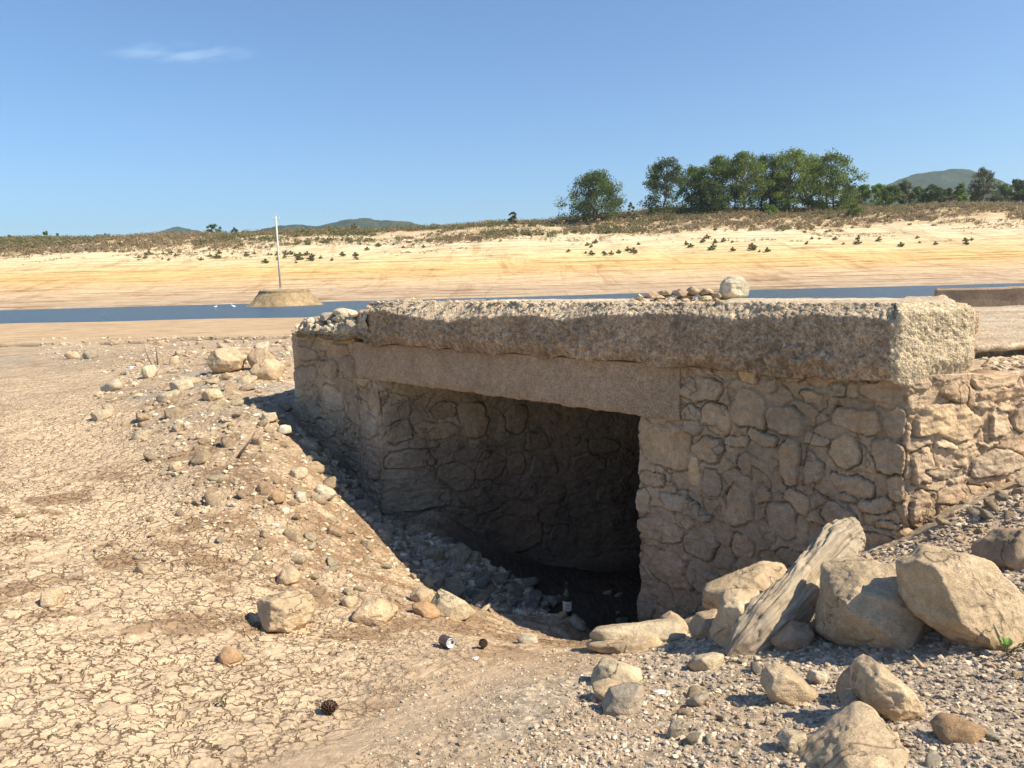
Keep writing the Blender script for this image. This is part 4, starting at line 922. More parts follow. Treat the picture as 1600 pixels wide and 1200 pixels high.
R_([(312, 618), (322, 608), (340, 608), (348, 620), (334, 628), (316, 626)], 'rounded stone below the largest boulder of the heap', 'tan', None, None, 4, group='rocks of the heap left of the culvert')
R_([(138, 650), (146, 640), (166, 639), (174, 650), (160, 658), (142, 657)], 'pale double stone alone on the plain at left', 'pale', None, None, 4, group='rocks of the heap left of the culvert')
R_([(98, 556), (108, 549), (120, 550), (126, 560), (110, 562)], 'small block in the row of stones far left of the heap', 'tan', None, None, 3, group='rocks of the heap left of the culvert')
R_([(125, 555), (140, 546), (152, 550), (150, 560), (130, 562)], 'dark topped stone in the row far left of the heap', 'grey', None, None, 3, group='rocks of the heap left of the culvert')
R_([(155, 498), (160, 492), (168, 493), (171, 499), (160, 501)], 'white boulder at the near edge of the lake', 'white', None, None, 3)
R_([(262, 733), (266, 722), (280, 721), (286, 732), (274, 738)], 'pale stone with a dark left side by itself on the slope', 'tan', None, None, 4, group='rocks strewn on the slope left of the opening')
R_([(404, 657), (406, 646), (430, 644), (434, 656), (418, 661)], 'brick shaped stone at the tip of the culvert shadow', 'pale', None, None, 4, group='rocks strewn on the slope left of the opening', p=24)
R_([(431, 671), (440, 664), (455, 666), (456, 676), (440, 680)], 'bright oval stone at the shadow edge by the left wall', 'white', None, None, 4, group='rocks strewn on the slope left of the opening', p=9)
R_([(489, 767), (498, 757), (516, 762), (524, 774), (514, 782), (496, 776)], 'bright oval stone halfway down the shadow edge', 'white', None, None, 4, group='rocks strewn on the slope left of the opening', p=9)
R_([(450, 742), (456, 731), (474, 730), (482, 742), (468, 750), (454, 748)], 'smooth pale stone above the bright oval one on the slope', 'pale', None, None, 4, group='rocks strewn on the slope left of the opening', p=9)
R_([(418, 780), (428, 767), (444, 770), (446, 782), (432, 788)], 'orange tinted stone on the slope', 'orange', None, None, 4, group='rocks strewn on the slope left of the opening')
R_([(460, 784), (463, 769), (476, 770), (478, 786)], 'small triangular stone right of the orange tinted one', 'white', None, None, 4, group='rocks strewn on the slope left of the opening')
R_([(852, 940), (856, 930), (868, 931), (872, 944), (862, 949)], 'pale upright stone in the shade left of the bottle', 'grey', None, None, 4)
R_([(888, 942), (894, 932), (912, 934), (926, 946), (920, 955), (892, 952)], 'dark rounded stone behind the bottle', 'grey', 0.2, None, 4, dY=0.35)
R_([(898, 962), (903, 966), (918, 980), (896, 984), (888, 970)], 'grey wedge of stone right of the bottle', 'grey', 0.12, None, 4)
def on_top(x, y, poly, label, mat, Y, thick, **k): return R_(poly, label, mat, thick, None, 5, Yc=Y, **k)
on_top(0, 0, [(1126, 460), (1130, 440), (1140, 432), (1158, 433), (1168, 446), (1167, 462), (1150, 466), (1130, 465)], 'white boulder perched on the culvert slab', 'white', 7.3, 0.22, p=14, group='rocks lying on the slab')
for i, (x, y, w, h, mt, lb) in enumerate([(998, 465, 15, 8, 'white', 'flat white stone at the left end of the rubble on the slab'), (1018, 462, 22, 8, 'brown', 'dark flat stone in the rubble on the slab'), (1040, 458, 24, 9, 'tan', 'tan slab on the crest of the rubble on the slab'),
        (1062, 457, 22, 10, 'brown', 'brown lump in the middle of the rubble on the slab'), (1082, 455, 22, 11, 'sand', 'highest stone of the rubble on the slab'), (1102, 458, 20, 9, 'tan', 'tan stone right of the highest one on the slab'), (1118, 461, 16, 8, 'brown', 'brown stone touching the white boulder on the slab'),
        (1030, 465, 20, 6, 'tan', 'thin stone at the front of the rubble on the slab'), (1070, 465, 26, 6, 'tan', 'long thin stone at the front middle of the rubble on the slab'), (1100, 466, 22, 6, 'pale', 'thin stone at the front right of the rubble on the slab')]):
    on_top(0, 0, [(x - w / 2, y + 1), (x - w * .3, y - h * .4), (x + w * .2, y - h * .5), (x + w / 2, y), (x + w * .3, y + h / 2), (x - w * .3, y + h / 2)], lb, mt, 7.2 + 0.05 * (i % 3), 0.16, group='rocks lying on the slab')
for i, (x, y, w, h, Y, mt, lb) in enumerate([(538, 488, 36, 10, 9.85, 'white', 'flat white stone topmost on the broken left end of the slab'), (542, 497, 42, 12, 9.75, 'pale', 'broad pale stone under the topmost one on the broken end'), (515, 494, 28, 12, 9.95, 'grey', 'grey stone beside the pale ones on the broken end'),
        (556, 506, 34, 14, 9.5, 'white', 'white chunk against the slab on the broken end'), (484, 504, 26, 10, 10.3, 'pale', 'pale chunk near the far tip of the broken end'), (500, 510, 24, 10, 10.1, 'tan', 'tan chunk between the others on the broken end'), (572, 492, 20, 16, 9.5, 'tan', 'chunk leaning on the slab corner')]):
    on_top(0, 0, [(x - w / 2, y + 1), (x - w * .3, y - h * .45), (x + w * .2, y - h * .5), (x + w / 2, y), (x + w * .35, y + h / 2), (x - w * .3, y + h / 2)], lb, mt, Y, 0.22, group='rocks on the broken end of the slab')

# --- rubble: individual stones sharing a few shapes
PROT = {}
for mt in ('tan', 'pale', 'sand', 'grey', 'brown', 'orange', 'white'):
    PROT[mt] = []
    for k in range(4):
        V_, F_ = rock_shape(hash((k, len(mt))) % 9999 + 31 * k, 3, (1, random.uniform(.6, .9), random.uniform(.4, .7)), p=random.choice([10, 20, 30, 50]), nfac=9, noise=.07, fine=.03)
        me = mesh_np('stone', V_, F_, M[mt], True); PROT[mt].append(me.data); bpy.data.objects.remove(me)
def inpoly(x, y, poly):
    c = False; j = len(poly) - 1
    for i in range(len(poly)):
        if (poly[i][1] > y) != (poly[j][1] > y) and x < (poly[j][0] - poly[i][0]) * (y - poly[i][1]) / (poly[j][1] - poly[i][1]) + poly[i][0]: c = not c
        j = i
    return c
NTHING = 0
def scatter(poly, n, smin, smax, mats, label, group, seed, power=2.0, mind=0.8, name='stone'):
    """n single stones over the patch of ground framed by poly"""
    r = random.Random(seed); xs = [p[0] for p in poly]; ys_ = [p[1] for p in poly]; put = []; tries = 0
    while len(put) < n and tries < n * 40:
        tries += 1
        x, y = r.uniform(min(xs), max(xs)), r.uniform(min(ys_), max(ys_))
        if not inpoly(x, y, poly): continue
        s_ = smin + (smax - smin) * r.random() ** power
        if any((x - q[0]) ** 2 + ((y - q[1]) * 1.8) ** 2 < ((s_ + q[2]) * mind * 0.5) ** 2 for q in put): continue
        put.append((x, y, s_))
    for x, y, s_ in put:
        P = hit(x, y); k = P[1] / F * s_ / 2 * 1.15
        me = r.choice(PROT[r.choice(mats)])
        o = bpy.data.objects.new(name, me); COL.objects.link(o)
        o.scale = (k, k * r.uniform(.8, 1.1), k * r.uniform(.85, 1.2)); o.rotation_euler = (r.gauss(0, .3), r.gauss(0, .3), r.uniform(0, 6.28))
        o.location = (P[0], P[1], P[2] + k * 0.16)
        tag(o, label, 'stone', group)
slopeP = [(225, 600), (330, 545), (455, 540), (452, 640), (480, 690), (600, 850), (690, 925), (620, 935), (560, 925), (480, 880), (400, 800), (330, 740), (270, 690)]
shadeP = [(462, 665), (500, 700), (600, 805), (760, 880), (850, 930), (860, 965), (760, 955), (680, 915), (600, 845), (500, 735)]
LM = ['tan', 'pale', 'tan', 'pale', 'sand', 'white', 'sand', 'brown']
slopeP2 = [(150, 620), (225, 560), (330, 540), (455, 535), (452, 640), (480, 690), (600, 850), (690, 925), (620, 950), (520, 945), (380, 880), (290, 800), (250, 740), (200, 680)]
scatter(slopeP2, 105, 13, 34, LM, 'loose pale stone among the rubble on the sunlit slope', 'stones on the sunlit rubble slope', 5)
scatter(shadeP, 60, 20, 44, ['grey', 'tan', 'sand', 'grey', 'pale'], 'loose stone in the shaded rubble below the left wall', 'stones in the shaded rubble', 6, 1.6, 0.7)
scatter([(310, 530), (450, 535), (455, 600), (430, 620), (330, 600), (300, 560)], 24, 9, 26, LM, 'stone piled in the heap behind the slope', 'stones piled in the heap', 7)
scatter([(60, 528), (440, 526), (440, 538), (60, 545)], 14, 5, 14, LM, 'small stone along the ledge across the lake bed', 'stones along the ledge', 8)
scatter([(1440, 800), (1500, 772), (1600, 745), (1600, 800), (1500, 850), (1425, 858)], 22, 12, 34, ['tan', 'pale', 'grey', 'brown', 'sand'], 'stone at the foot of the sunlit side wall', 'stones at the foot of the side wall', 9)
scatter([(1020, 1060), (1180, 1000), (1600, 1020), (1600, 1200), (980, 1200)], 45, 10, 30, ['grey', 'tan', 'pale', 'grey', 'sand', 'white', 'brown'], 'small flat stone lying in the grey gravel', 'stones in the grey gravel', 10, 2.5)
scatter([(150, 760), (400, 800), (480, 890), (640, 960), (560, 1040), (300, 1000), (60, 900), (0, 800)], 22, 7, 18, LM, 'small stone scattered on the brown crumbly mud', 'stones on the brown mud', 12, 2.5)
scatter([(840, 940), (990, 920), (990, 980), (860, 985)], 6, 12, 26, ['grey', 'tan'], 'stone lying in the dark inside the tunnel', 'stones inside the tunnel', 13)
scatter([(620, 1180), (1000, 1020), (1000, 1200)], 8, 6, 16, ['grey', 'tan', 'pale'], 'small stone on the trodden sandy path', 'stones on the path', 14, 2.5)

# --- gravel and chips too many to count
def gravel(name, poly, n, smin, smax, cols, seed, sub=1, power=3.0, zoff=0.15, label=None, at=None):
    r = np.random.default_rng(seed); P_ = np.array(poly, float); D, Fc = ICO[sub]; nv = len(D)
    pts = []
    yl, yh = P_[:, 1].min(), P_[:, 1].max()
    while len(pts) < n:
        x, y = r.uniform(P_[:, 0].min(), P_[:, 0].max()), r.uniform(yl, yh)
        if inpoly(x, y, poly): pts.append(hit(x, y) if at is None else at(x, y, r))
    pts = np.array(pts); k = pts[:, 1] / F * (smin + (smax - smin) * r.random(n) ** power) / 2
    base = [rock_shape(900 + i, sub, (1, .75, .5), p=12, nfac=7, noise=.08, fine=0)[0] for i in range(10)]
    B = np.stack(base)[r.integers(0, 10, n)]
    ang = r.uniform(0, 6.28, n); ti = r.normal(0, .45, n); ca, sa = np.cos(ang)[:, None], np.sin(ang)[:, None]; ct, st = np.cos(ti)[:, None], np.sin(ti)[:, None]
    x, y, z = B[..., 0], B[..., 1], B[..., 2]; y, z = y * ct - z * st, y * st + z * ct; x, y = x * ca - y * sa, x * sa + y * ca
    V = np.stack([x, y, z], -1) * k[:, None, None] + pts[:, None, :]; V[..., 2] += (k * zoff)[:, None]
    cl = np.array(cols)[r.integers(0, len(cols), n)] * r.uniform(.75, 1.2, n)[:, None]
    cl = np.repeat(cl[:, None, :], nv, 1).reshape(-1, 3)
    Fa = (Fc[None] + (np.arange(n) * nv)[:, None, None]).reshape(-1, 3)
    o = mesh_np(name, V.reshape(-1, 3), Fa, M['pebble'], False, cl)
    return tag(o, label, 'gravel', None, 'stuff')
GC = [(.43, .35, .265), (.31, .265, .215), (.52, .42, .31), (.56, .45, .32), (.64, .54, .41), (.45, .34, .235), (.37, .31, .25), (.48, .39, .295)]
TC = [(.52, .41, .28), (.58, .48, .34), (.48, .36, .24), (.42, .33, .23), (.62, .54, .41), (.50, .40, .28)]
gravel('gravel', [(1000, 1010), (1100, 965), (1250, 890), (1420, 845), (1500, 800), (1640, 745), (1640, 1260), (700, 1260), (900, 1080)], 15000, 4, 15, GC, 3, label='grey angular gravel covering the slope at lower right')
gravel('gravel', [(1600, 752), (1720, 720), (2150, 730), (2150, 1260), (1600, 1260)], 6000, 5, 17, GC, 33, label='grey angular gravel going on beyond the rocks at far right', power=2.5)
gravel('gravel', [(600, 1080), (800, 1020), (950, 1005), (1000, 1040), (950, 1210), (560, 1210)], 2600, 2, 8, GC + TC, 4, label='fine gravel thinly scattered on the trodden path')
gravel('stone_chips', slopeP2, 1700, 4, 16, TC, 5, label='pale stone chips between the stones of the sunlit slope')
gravel('stone_chips', shadeP, 2600, 7, 24, TC + GC[:3], 6, label='stone chips in the shaded rubble below the left wall')
gravel('stone_chips', [(0, 800), (420, 790), (640, 940), (780, 980), (600, 1060), (420, 1010), (0, 1010)], 1500, 2, 8, TC, 7, label='small crumbs of dry mud and chips on the brown ground')
gravel('stone_chips', [(60, 528), (455, 524), (455, 610), (230, 600), (60, 560)], 1600, 2, 8, TC + GC[:3], 8, label='chips of stone round the heap and the ledge')
gravel('stone_chips', [(1536, 552), (1620, 548), (1620, 580), (1540, 580)], 500, 4, 20, TC, 9, label='pale rubble behind the top of the sunlit side wall', power=2)
def on_slab(x, y, r):
    Y_ = r.uniform(6.9, 7.7); P = PY(x, 455, Y_); return np.array([P[0], P[1], -0.262 + .03 * r.random()])
gravel('stone_chips', [(985, 450), (1125, 450), (1125, 460), (985, 460)], 420, 4, 16, TC[:4] + [(.42, .31, .21)], 12, label='small rubble heaped on the slab left of the white boulder', power=2, at=on_slab)
def on_edge(x, y, r):
    sE = r.uniform(0, 1); P = CA * (1 - sE) + CC * sE - N2 * r.uniform(.06, .5) ; return np.array([P[0], P[1], -0.226 + .004])
gravel('stone_chips', [(985, 450), (1125, 450), (1125, 460), (985, 460)], 500, 2, 9, TC, 13, label='loose pebbles strewn along the top of the slab', power=2, at=on_edge)
def on_end(x, y, r):
    sE = r.uniform(.03, .95); P = LL * (1 - sE) + CC * sE - N2 * r.uniform(.10, .75); return np.array([P[0], P[1], np.interp(sE, [0, .6, 1], [-.49, -.44, -.34]) + .02 * r.random()])
gravel('stone_chips', [(985, 450), (1125, 450), (1125, 460), (985, 460)], 420, 5, 20, TC, 14, label='pale chips on the broken left end of the slab', power=2, at=on_end)
print('rocks done', len(bpy.data.objects))

# ------------------------------------------------------------------ road behind the slab, far kerb wall
roadm = mat_rocky('old_road', (0.50, 0.40, 0.285), s1=1.0, s2=10, s3=90, stain_amt=0.3, spots=60.0)
q0 = A2 + D2 * 0.62 + U2 * 0.42 + np.array([.46, .88]) * .95
nu, nv = 260, 150
a = np.linspace(0, 1, nu)[:, None]; b = np.linspace(0, 1, nv)[None, :] ** 1.6
ex, ey = q0[0] - 0.1 + a * 7.0 * D2[0], q0[1] + a * 7.0 * D2[1]
X_ = ex + b * 9 * 0.52; Y_ = ey + b * 9 * 0.86
jag = 0.10 * fbm2(X_ * 2.2, Y_ * 0, 31, 4)
Y_ = Y_ + jag * (1 - b)
Z_ = -0.615 - 0.012 * (b * 9) + 0.010 * fbm2(X_ * 3, Y_ * 3, 33, 4) + 0.008 * pebbles(X_, Y_, 0.05, 34)[0] - 0.02 * sstep(0.03, 0.0, b)
Vt = np.stack([X_, Y_, Z_], -1); Vf = [Vt[:, 0:1, :] + np.array([0, -0.02, -0.02]), Vt[:, 0:1, :] + np.array([0, -0.01, -0.055]), Vt[:, 0:1, :] + np.array([0.02, 0.14, -0.075]), Vt[:, 0:1, :] + np.array([0.02, 0.16, -0.2])]
Vt = np.concatenate([Vf[3], Vf[2], Vf[1], Vf[0], Vt], 1)
tag(mesh_np('road', Vt.reshape(-1, 3), grid_faces(nu, nv + 4), roadm, True, None), kind='structure')
kb = np.array([15.0, 27.2]); kd = np.array([0.93, -0.37]); kd /= np.linalg.norm(kd)
kp = [kb + np.array([0.35, .94]) * .5, kb, kb + kd * 12]
ss, px, py, nx, ny, L = ribbon(kp, None, 0.06, None, 0, 0.1)
prof = [(-0.5, -0.70), (-0.2, -0.70), (-0.06, -0.71), (0, -0.76), (0.0, -0.9), (0, -1.1), (0.02, -1.35)]
sg = 1 if ny[-3] < 0 else -1
G_ = np.array([[(px[i] + sg * nx[i] * (o_ + .05 * vn2(np.array([ss[i] * 3.]), np.array([z_ * 9.]), 5)[0]), py[i] + sg * ny[i] * o_, z_ + (0.03 * vn2(np.array([ss[i] * 2.]), np.array([0.]), 9)[0] if z_ > -.8 else 0)) for o_, z_ in prof] for i in range(len(ss))])
kw = mesh_np('concrete_wall', G_.reshape(-1, 3), grid_faces(len(ss), len(prof))[:, ::(1 if sg < 0 else -1)], M['beam'], False)
tag(kw, 'low shaded concrete wall standing behind the culvert at the right edge', 'wall')

# ------------------------------------------------------------------ driftwood log
def mat_log():
    m = bpy.data.materials.new('weathered_wood'); n, l = nodes(m); b = n['Principled BSDF']
    a = n.new('ShaderNodeAttribute'); a.attribute_name = 'tint'
    sp_ = n.new('ShaderNodeSeparateColor'); l.new(a.outputs['Color'], sp_.inputs[0])
    cb_ = n.new('ShaderNodeCombineXYZ')
    mu = n.new('ShaderNodeMath'); mu.operation = 'MULTIPLY'; l.new(sp_.outputs[0], mu.inputs[0]); mu.inputs[1].default_value = 5.0
    l.new(mu.outputs[0], cb_.inputs[0])
    mu2 = n.new('ShaderNodeMath'); mu2.operation = 'MULTIPLY'; l.new(sp_.outputs[1], mu2.inputs[0]); mu2.inputs[1].default_value = 34.0; l.new(mu2.outputs[0], cb_.inputs[1])
    st = noise_node(n, l, 1.0, 6, 0.7, cb_.outputs[0], 0.6)
    tcn = n.new('ShaderNodeTexCoord'); nn_ = noise_node(n, l, 5, 5, .6, tcn.outputs['Object'])
    c = ramp(n, l, st.outputs[0], [(0.28, (0.17, 0.125, 0.08)), (0.40, (0.42, 0.335, 0.235)), (0.6, (0.56, 0.465, 0.34)), (0.75, (0.64, 0.55, 0.42))])
    c = mixc(n, l, 'MULTIPLY', 0.8, c, ramp(n, l, nn_.outputs[0], [(0.3, 0.75), (0.7, 1.15)]))
    l.new(c, b.inputs['Base Color']); b.inputs['Roughness'].default_value = 0.9; b.inputs['Specular IOR Level'].default_value = 0.15
    l.new(bump(n, l, st.outputs[0], 1.0, 0.02), b.inputs['Normal'])
    return m
MLOG = mat_log()
ax = [(1140, 1030, 3.72, 16), (1168, 1006, 3.74, 40), (1200, 975, 3.78, 50), (1232, 942, 3.86, 48), (1262, 908, 3.95, 44), (1288, 876, 4.03, 40), (1312, 850, 4.1, 44), (1330, 834, 4.15, 36), (1338, 828, 4.17, 26), (1341, 826, 4.18, 6)]
cs_ = np.array([PY(x, y, Y) for x, y, Y, r in ax]); rr_ = np.array([r * Y / F for x, y, Y, r in ax])
nL, nA = 150, 110; tt = np.linspace(0, len(ax) - 1, nL); idx = np.arange(len(ax))
cc = np.stack([np.interp(tt, idx, cs_[:, i]) for i in range(3)], 1); rl = np.interp(tt, idx, rr_)
T = np.gradient(cc, axis=0); T /= np.linalg.norm(T, axis=1, keepdims=True)
A_ = np.cross(T, -FW[None]); A_ /= np.linalg.norm(A_, axis=1, keepdims=True); B_ = np.cross(A_, T)
th = np.linspace(0, 2 * math.pi, nA, endpoint=False)
TT, TH = np.meshgrid(tt, th, indexing='ij')
ln = TT / (len(ax) - 1)
cx_, sx_ = np.cos(TH), np.sin(TH)
w_ = 0.86 + 0.10 * vn3(cx_ * 1.2, sx_ * 1.2, ln * 4, 3) + 0.11 * fbm3(cx_ * 2.5, sx_ * 2.5, ln * 9, 5, 5, .6) - 0.07 * (vn3(cx_ * 3, sx_ * 3, ln * 26, 15) > 0.35) - 0.10 * np.abs(fbm3(cx_ * 5, sx_ * 5, ln * 2.2, 8, 4, .6)) * (0.5 + 0.5 * (cx_ < 0.2))
w_ = w_ * np.minimum(1, 1 / (np.abs(cx_) ** 6 + np.abs(sx_) ** 6 + 1e-9) ** (1 / 6)) 
kn = np.exp(-((ln - .87) / .05) ** 2) * np.exp(-(((TH - 2.6 + np.pi) % (2 * np.pi) - np.pi) / .5) ** 2); w_ = w_ + 0.14 * kn - 0.10 * np.exp(-((ln - .74) / .06) ** 2) * (cx_ > 0)
Vl = cc[:, None, :] + (rl[:, None] * w_)[..., None] * (A_[:, None, :] * cx_[..., None] + B_[:, None, :] * (sx_ * .62)[..., None])
Fl = []; ii = np.arange(nL * nA).reshape(nL, nA); j2 = np.roll(ii, -1, 1)
Fl = np.stack([ii[:-1], j2[:-1], j2[1:], ii[1:]], -1).reshape(-1, 4)
logo = mesh_np('driftwood_log', Vl.reshape(-1, 3), Fl, MLOG, True, np.stack([ln, TH / 6.283, ln], -1).reshape(-1, 3))
tag(logo, 'grey weathered log leaning up out of the rock pile against the shaded wall', 'log')

# ------------------------------------------------------------------ small things on the ground
def mk(name, label, cat, px, py, group=None, dz=0.0):
    P = hit(px, py); return empty(name, (P[0], P[1], P[2] + dz), label, cat, group), P
metal = mat_simple('aluminium', (0.80, 0.81, 0.82), 0.35, 0.55, 0.05); darkcan = mat_simple('can_paint', (0.16, 0.12, 0.10), 0.4, 0.4, 0.35, 60)
blk = mat_simple('dark_hole', (0.01, 0.01, 0.01), 0.6, 0, 0, 1)
can, P = mk('drink_can', 'crushed brown drink can with silver end lying on the mud before the opening', 'can', 698, 1010)
cm_ = MB(); cm_.lathe([(0.0001, -.058), (.024, -.058), (.027, -.052), (.033, -.044), (.033, .036), (.030, .046), (.0285, .052)], 32); body = cm_.build('can_body', darkcan, can, True)
cm_ = MB(); cm_.lathe([(.0285, .052), (.0292, .055), (.0285, .057), (.0262, .056), (.0255, .050), (.0001, .0495)], 32); rim = cm_.build('can_end', metal, can, True)
cm_ = MB(); cm_.lathe([(0.0001, .0515), (.009, .0515), (.009, .0500)], 16); op = cm_.build('mouth_hole', blk, rim); op.location = (0.011, 0, 0)
cm_ = MB(); cm_.box((-.006, 0, .0525), (.020, .011, .0018)); cm_.build('pull_tab', metal, rim)
can.rotation_euler = mathutils.Vector((0.52, -0.82, 0.18)).to_track_quat('Z', 'Y').to_euler(); can.location.z += 0.030; 

glass = bpy.data.materials.new('dark_glass'); n, l = nodes(glass); b = n['Principled BSDF']; b.inputs['Base Color'].default_value = (0.05, 0.09, 0.05, 1); b.inputs['Roughness'].default_value = 0.12; b.inputs['Transmission Weight'].default_value = 0.5
paper = mat_simple('label_paper', (0.55, 0.53, 0.48), 0.8, 0, 0.2, 60)
gb = PY(887, 991, 6.35); gb[2] = float(gfast(np.array([gb[0]]), np.array([gb[1]]))[0]) + .01
bot = empty('glass_bottle', tuple(gb), 'dark glass bottle with a pale label standing upright at the shaded tunnel mouth', 'bottle')
m_ = MB(); m_.lathe([(0.0001, 0.003), (.034, 0), (.037, .006), (.037, .17), (.034, .19), (.022, .215), (.0145, .235), (.0135, .285), (.0155, .287), (.0155, .297), (.0125, .300)], 32); bb = m_.build('bottle_glass', glass, bot, True)
m_ = MB(); m_.lathe([(.0376, .045), (.0378, .046), (.0378, .130), (.0376, .131)], 32); m_.build('bottle_label', paper, bot, True)
for zz_, ww in ((.108, .030), (.096, .040), (.084, .034), (.070, .038)):
    m_ = MB(); n0 = 10; vs_ = []
    for k in range(n0 + 1):
        an = -math.pi / 2 + (k / n0 - .5) * ww / .0381
        vs_ += [(.0381 * math.cos(an), .0381 * math.sin(an), zz_), (.0381 * math.cos(an), .0381 * math.sin(an), zz_ + .004)]
    m_.add(vs_, [(2 * k, 2 * k + 2, 2 * k + 3, 2 * k + 1) for k in range(n0)]); m_.build('label_print', blk, bb)
cone_m = mat_simple('pine_cone', (0.13, 0.085, 0.055), 0.85, 0, 0.35, 40)
def pinecone(px, py, label, tilt, rz, s=1.0):
    t_, P = mk('pine_cone', label, 'pine cone', px, py, 'pine cones on the mud')
    m_ = MB(); m_.lathe([(.0001, 0), (.010, .004), (.014, .025), (.011, .05), (.0001, .066)], 10)
    k = 0; z_ = .006
    while z_ < .064:
        f_ = z_ / .066; R0 = .034 * math.sin(math.pi * min(1, .22 + f_ * .82)) ** .8 + .004; nn_ = 9
        for j in range(nn_):
            an = 2 * math.pi * (j + .5 * (k % 2)) / nn_; ca, sa = math.cos(an), math.sin(an); w = .0085
            pts = []
            for (rr, ww, hh) in ((.008, .4, 0), (R0 * .8, .9, .002), (R0, .75, .007), (R0 * .97, .1, .010)):
                for sg_ in (-1, 1): pts.append((rr * ca - sg_ * w * ww * sa, rr * sa + sg_ * w * ww * ca, z_ + hh))
            for (rr, ww, hh) in ((.008, .4, -.003), (R0 * .8, .9, -.002), (R0, .75, .002)):
                for sg_ in (-1, 1): pts.append((rr * ca - sg_ * w * ww * sa, rr * sa + sg_ * w * ww * ca, z_ + hh))
            m_.add(pts, [(0, 1, 3, 2), (2, 3, 5, 4), (4, 5, 7, 6), (8, 10, 11, 9), (10, 12, 13, 11), (12, 6, 7, 13), (0, 2, 10, 8), (1, 9, 11, 3), (2, 4, 12, 10), (3, 11, 13, 5)])
        z_ += .0088; k += 1
    o = m_.build('scales', cone_m, t_); t_.rotation_euler = (tilt, .2, rz); t_.location.z += .022; t_.scale = (s * .8, s * .8, s * 1.15)
pinecone(506, 1113, 'open brown pine cone lying on the pale mud at lower left of centre', 1.25, 1.0, 1.1)
pinecone(758, 1012, 'small dark pine cone to the right of the drink can', .9, -.6, .85)
wood = mat_simple('dead_wood', (0.16, 0.115, 0.08), 0.9, 0, 0.3, 40); palewood = mat_simple('pale_dead_wood', (0.42, 0.33, 0.23), 0.9, 0, 0.3, 40)
def stick(name, label, pix, Yb, r0, mat, branches=(), cat='stick', group='dead sticks standing in the ground'):
    pts = [PY(x, y, Yb + dy) for x, y, dy in pix]; b0 = pts[0]; m_ = MB()
    k = len(pts); m_.tube([p - b0 for p in pts], [r0 * (1 - .7 * i / (k - 1)) for i in range(k)], 7)
    for br in branches: bp = [PY(x, y, Yb + dy) - b0 for x, y, dy in br]; m_.tube(bp, [r0 * .6 * (1 - .6 * i / (len(bp) - 1)) for i in range(len(bp))], 6)
    o = m_.build(name, mat, None, True); o.location = tuple(b0); return tag(o, label, cat, group)
Yq = hit(246, 572)[1]
stick('dead_stick', 'bare dark stick standing upright with a second one leaning, by the round boulder', [(248, 583, 0), (247, 570, 0), (245, 555, 0), (243, 541, 0)], Yq, .028, wood, [[(240, 575, 0), (232, 560, 0), (226, 546, .1)], [(247, 580, 0), (253, 574, 0), (258, 570, 0)]])
Yq = hit(372, 716)[1]
stick('dead_stick', 'thin dark twig leaning to the right among the stones of the slope', [(370, 718, 0), (378, 705, 0), (388, 692, 0), (398, 678, .1)], Yq, .02, wood, [[(380, 703, 0), (388, 702, 0)]])
Yq = hit(1556, 1018)[1]
stick('dead_stick', 'pale broken stub of stem by the little green plant', [(1576, 1028, 0), (1570, 1012, 0), (1560, 992, 0), (1553, 976, 0)], Yq, .016, palewood)
Yq = hit(1440, 1045)[1]
stick('dead_stick', 'short pale twig poking out of the gravel under the tilted slab', [(1446, 1048, 0), (1436, 1036, 0), (1427, 1024, 0)], Yq, .014, palewood)
Yq = hit(800, 1168)[1]
leafm = mat_simple('green_leaf', (0.13, 0.24, 0.04), 0.6, 0, 0.25, 30); 
def leafy(px, py, label, n_, size, mat, seed, cat='plant', h=.05, name='small_plant'):
    t_, P = mk(name, label, cat, px, py); r = random.Random(seed); st_ = MB(); lf = MB()
    for k in range(n_):
        an = r.uniform(0, 6.28); L_ = size * r.uniform(.5, 1); tip = np.array([math.cos(an) * L_, math.sin(an) * L_, h * r.uniform(.4, 1.3)])
        st_.tube([(0, 0, 0), tip * .5 + np.array([0, 0, .01]), tip], [.0025, .002, .001], 5)
        d_ = tip / np.linalg.norm(tip); sd = np.cross(d_, [0, 0, 1]); sd /= np.linalg.norm(sd); w = size * .34
        c = tip; ll_ = size * .75
        lf.add([c - d_ * ll_ * .35, c + sd * w * .8 + [0, 0, .006], c + d_ * ll_ * .3 + sd * w * .7 + [0, 0, .004], c + d_ * ll_ * .75 - [0, 0, .006], c + d_ * ll_ * .3 - sd * w * .7 + [0, 0, .004], c - sd * w * .8 + [0, 0, .006], c + d_ * ll_ * .15], [(0, 1, 6), (1, 2, 6), (2, 3, 6), (3, 4, 6), (4, 5, 6), (5, 0, 6)])
    st_.build('stem', wood, t_); lf.build('leaves', mat, t_)
leafy(1574, 1026, 'small bright green plant growing below the tilted slab at the right edge', 11, .06, leafm, 4)
leafy(352, 1106, 'tiny green seedling in the cracked mud at lower left', 5, .03, mat_simple('dull_leaf', (.12, .16, .06), .7, 0, .2, 30), 9)
litter = mat_simple('white_litter', (0.75, 0.77, 0.78), 0.6, 0, 0.1, 30)
def scrap(px, py, s_, label, seed):
    P = hit(px, py); V_, F_ = rock_shape(seed, 2, (s_, s_ * .8, s_ * .25), p=6, noise=.4, fine=.2)
    tag(mesh_np('scrap', V_, F_, litter, False, None, None, (P[0], P[1], P[2] + s_ * .15)), label, 'litter')
scrap(743, 1031, .022, 'white scrap of litter on the path below the pine cone', 3)
scrap(1030, 1084, .03, 'crumpled white scrap on the gravel below the square grey stone', 5)
scrap(207, 575, .10, 'white scrap lying left of the round boulder', 6)

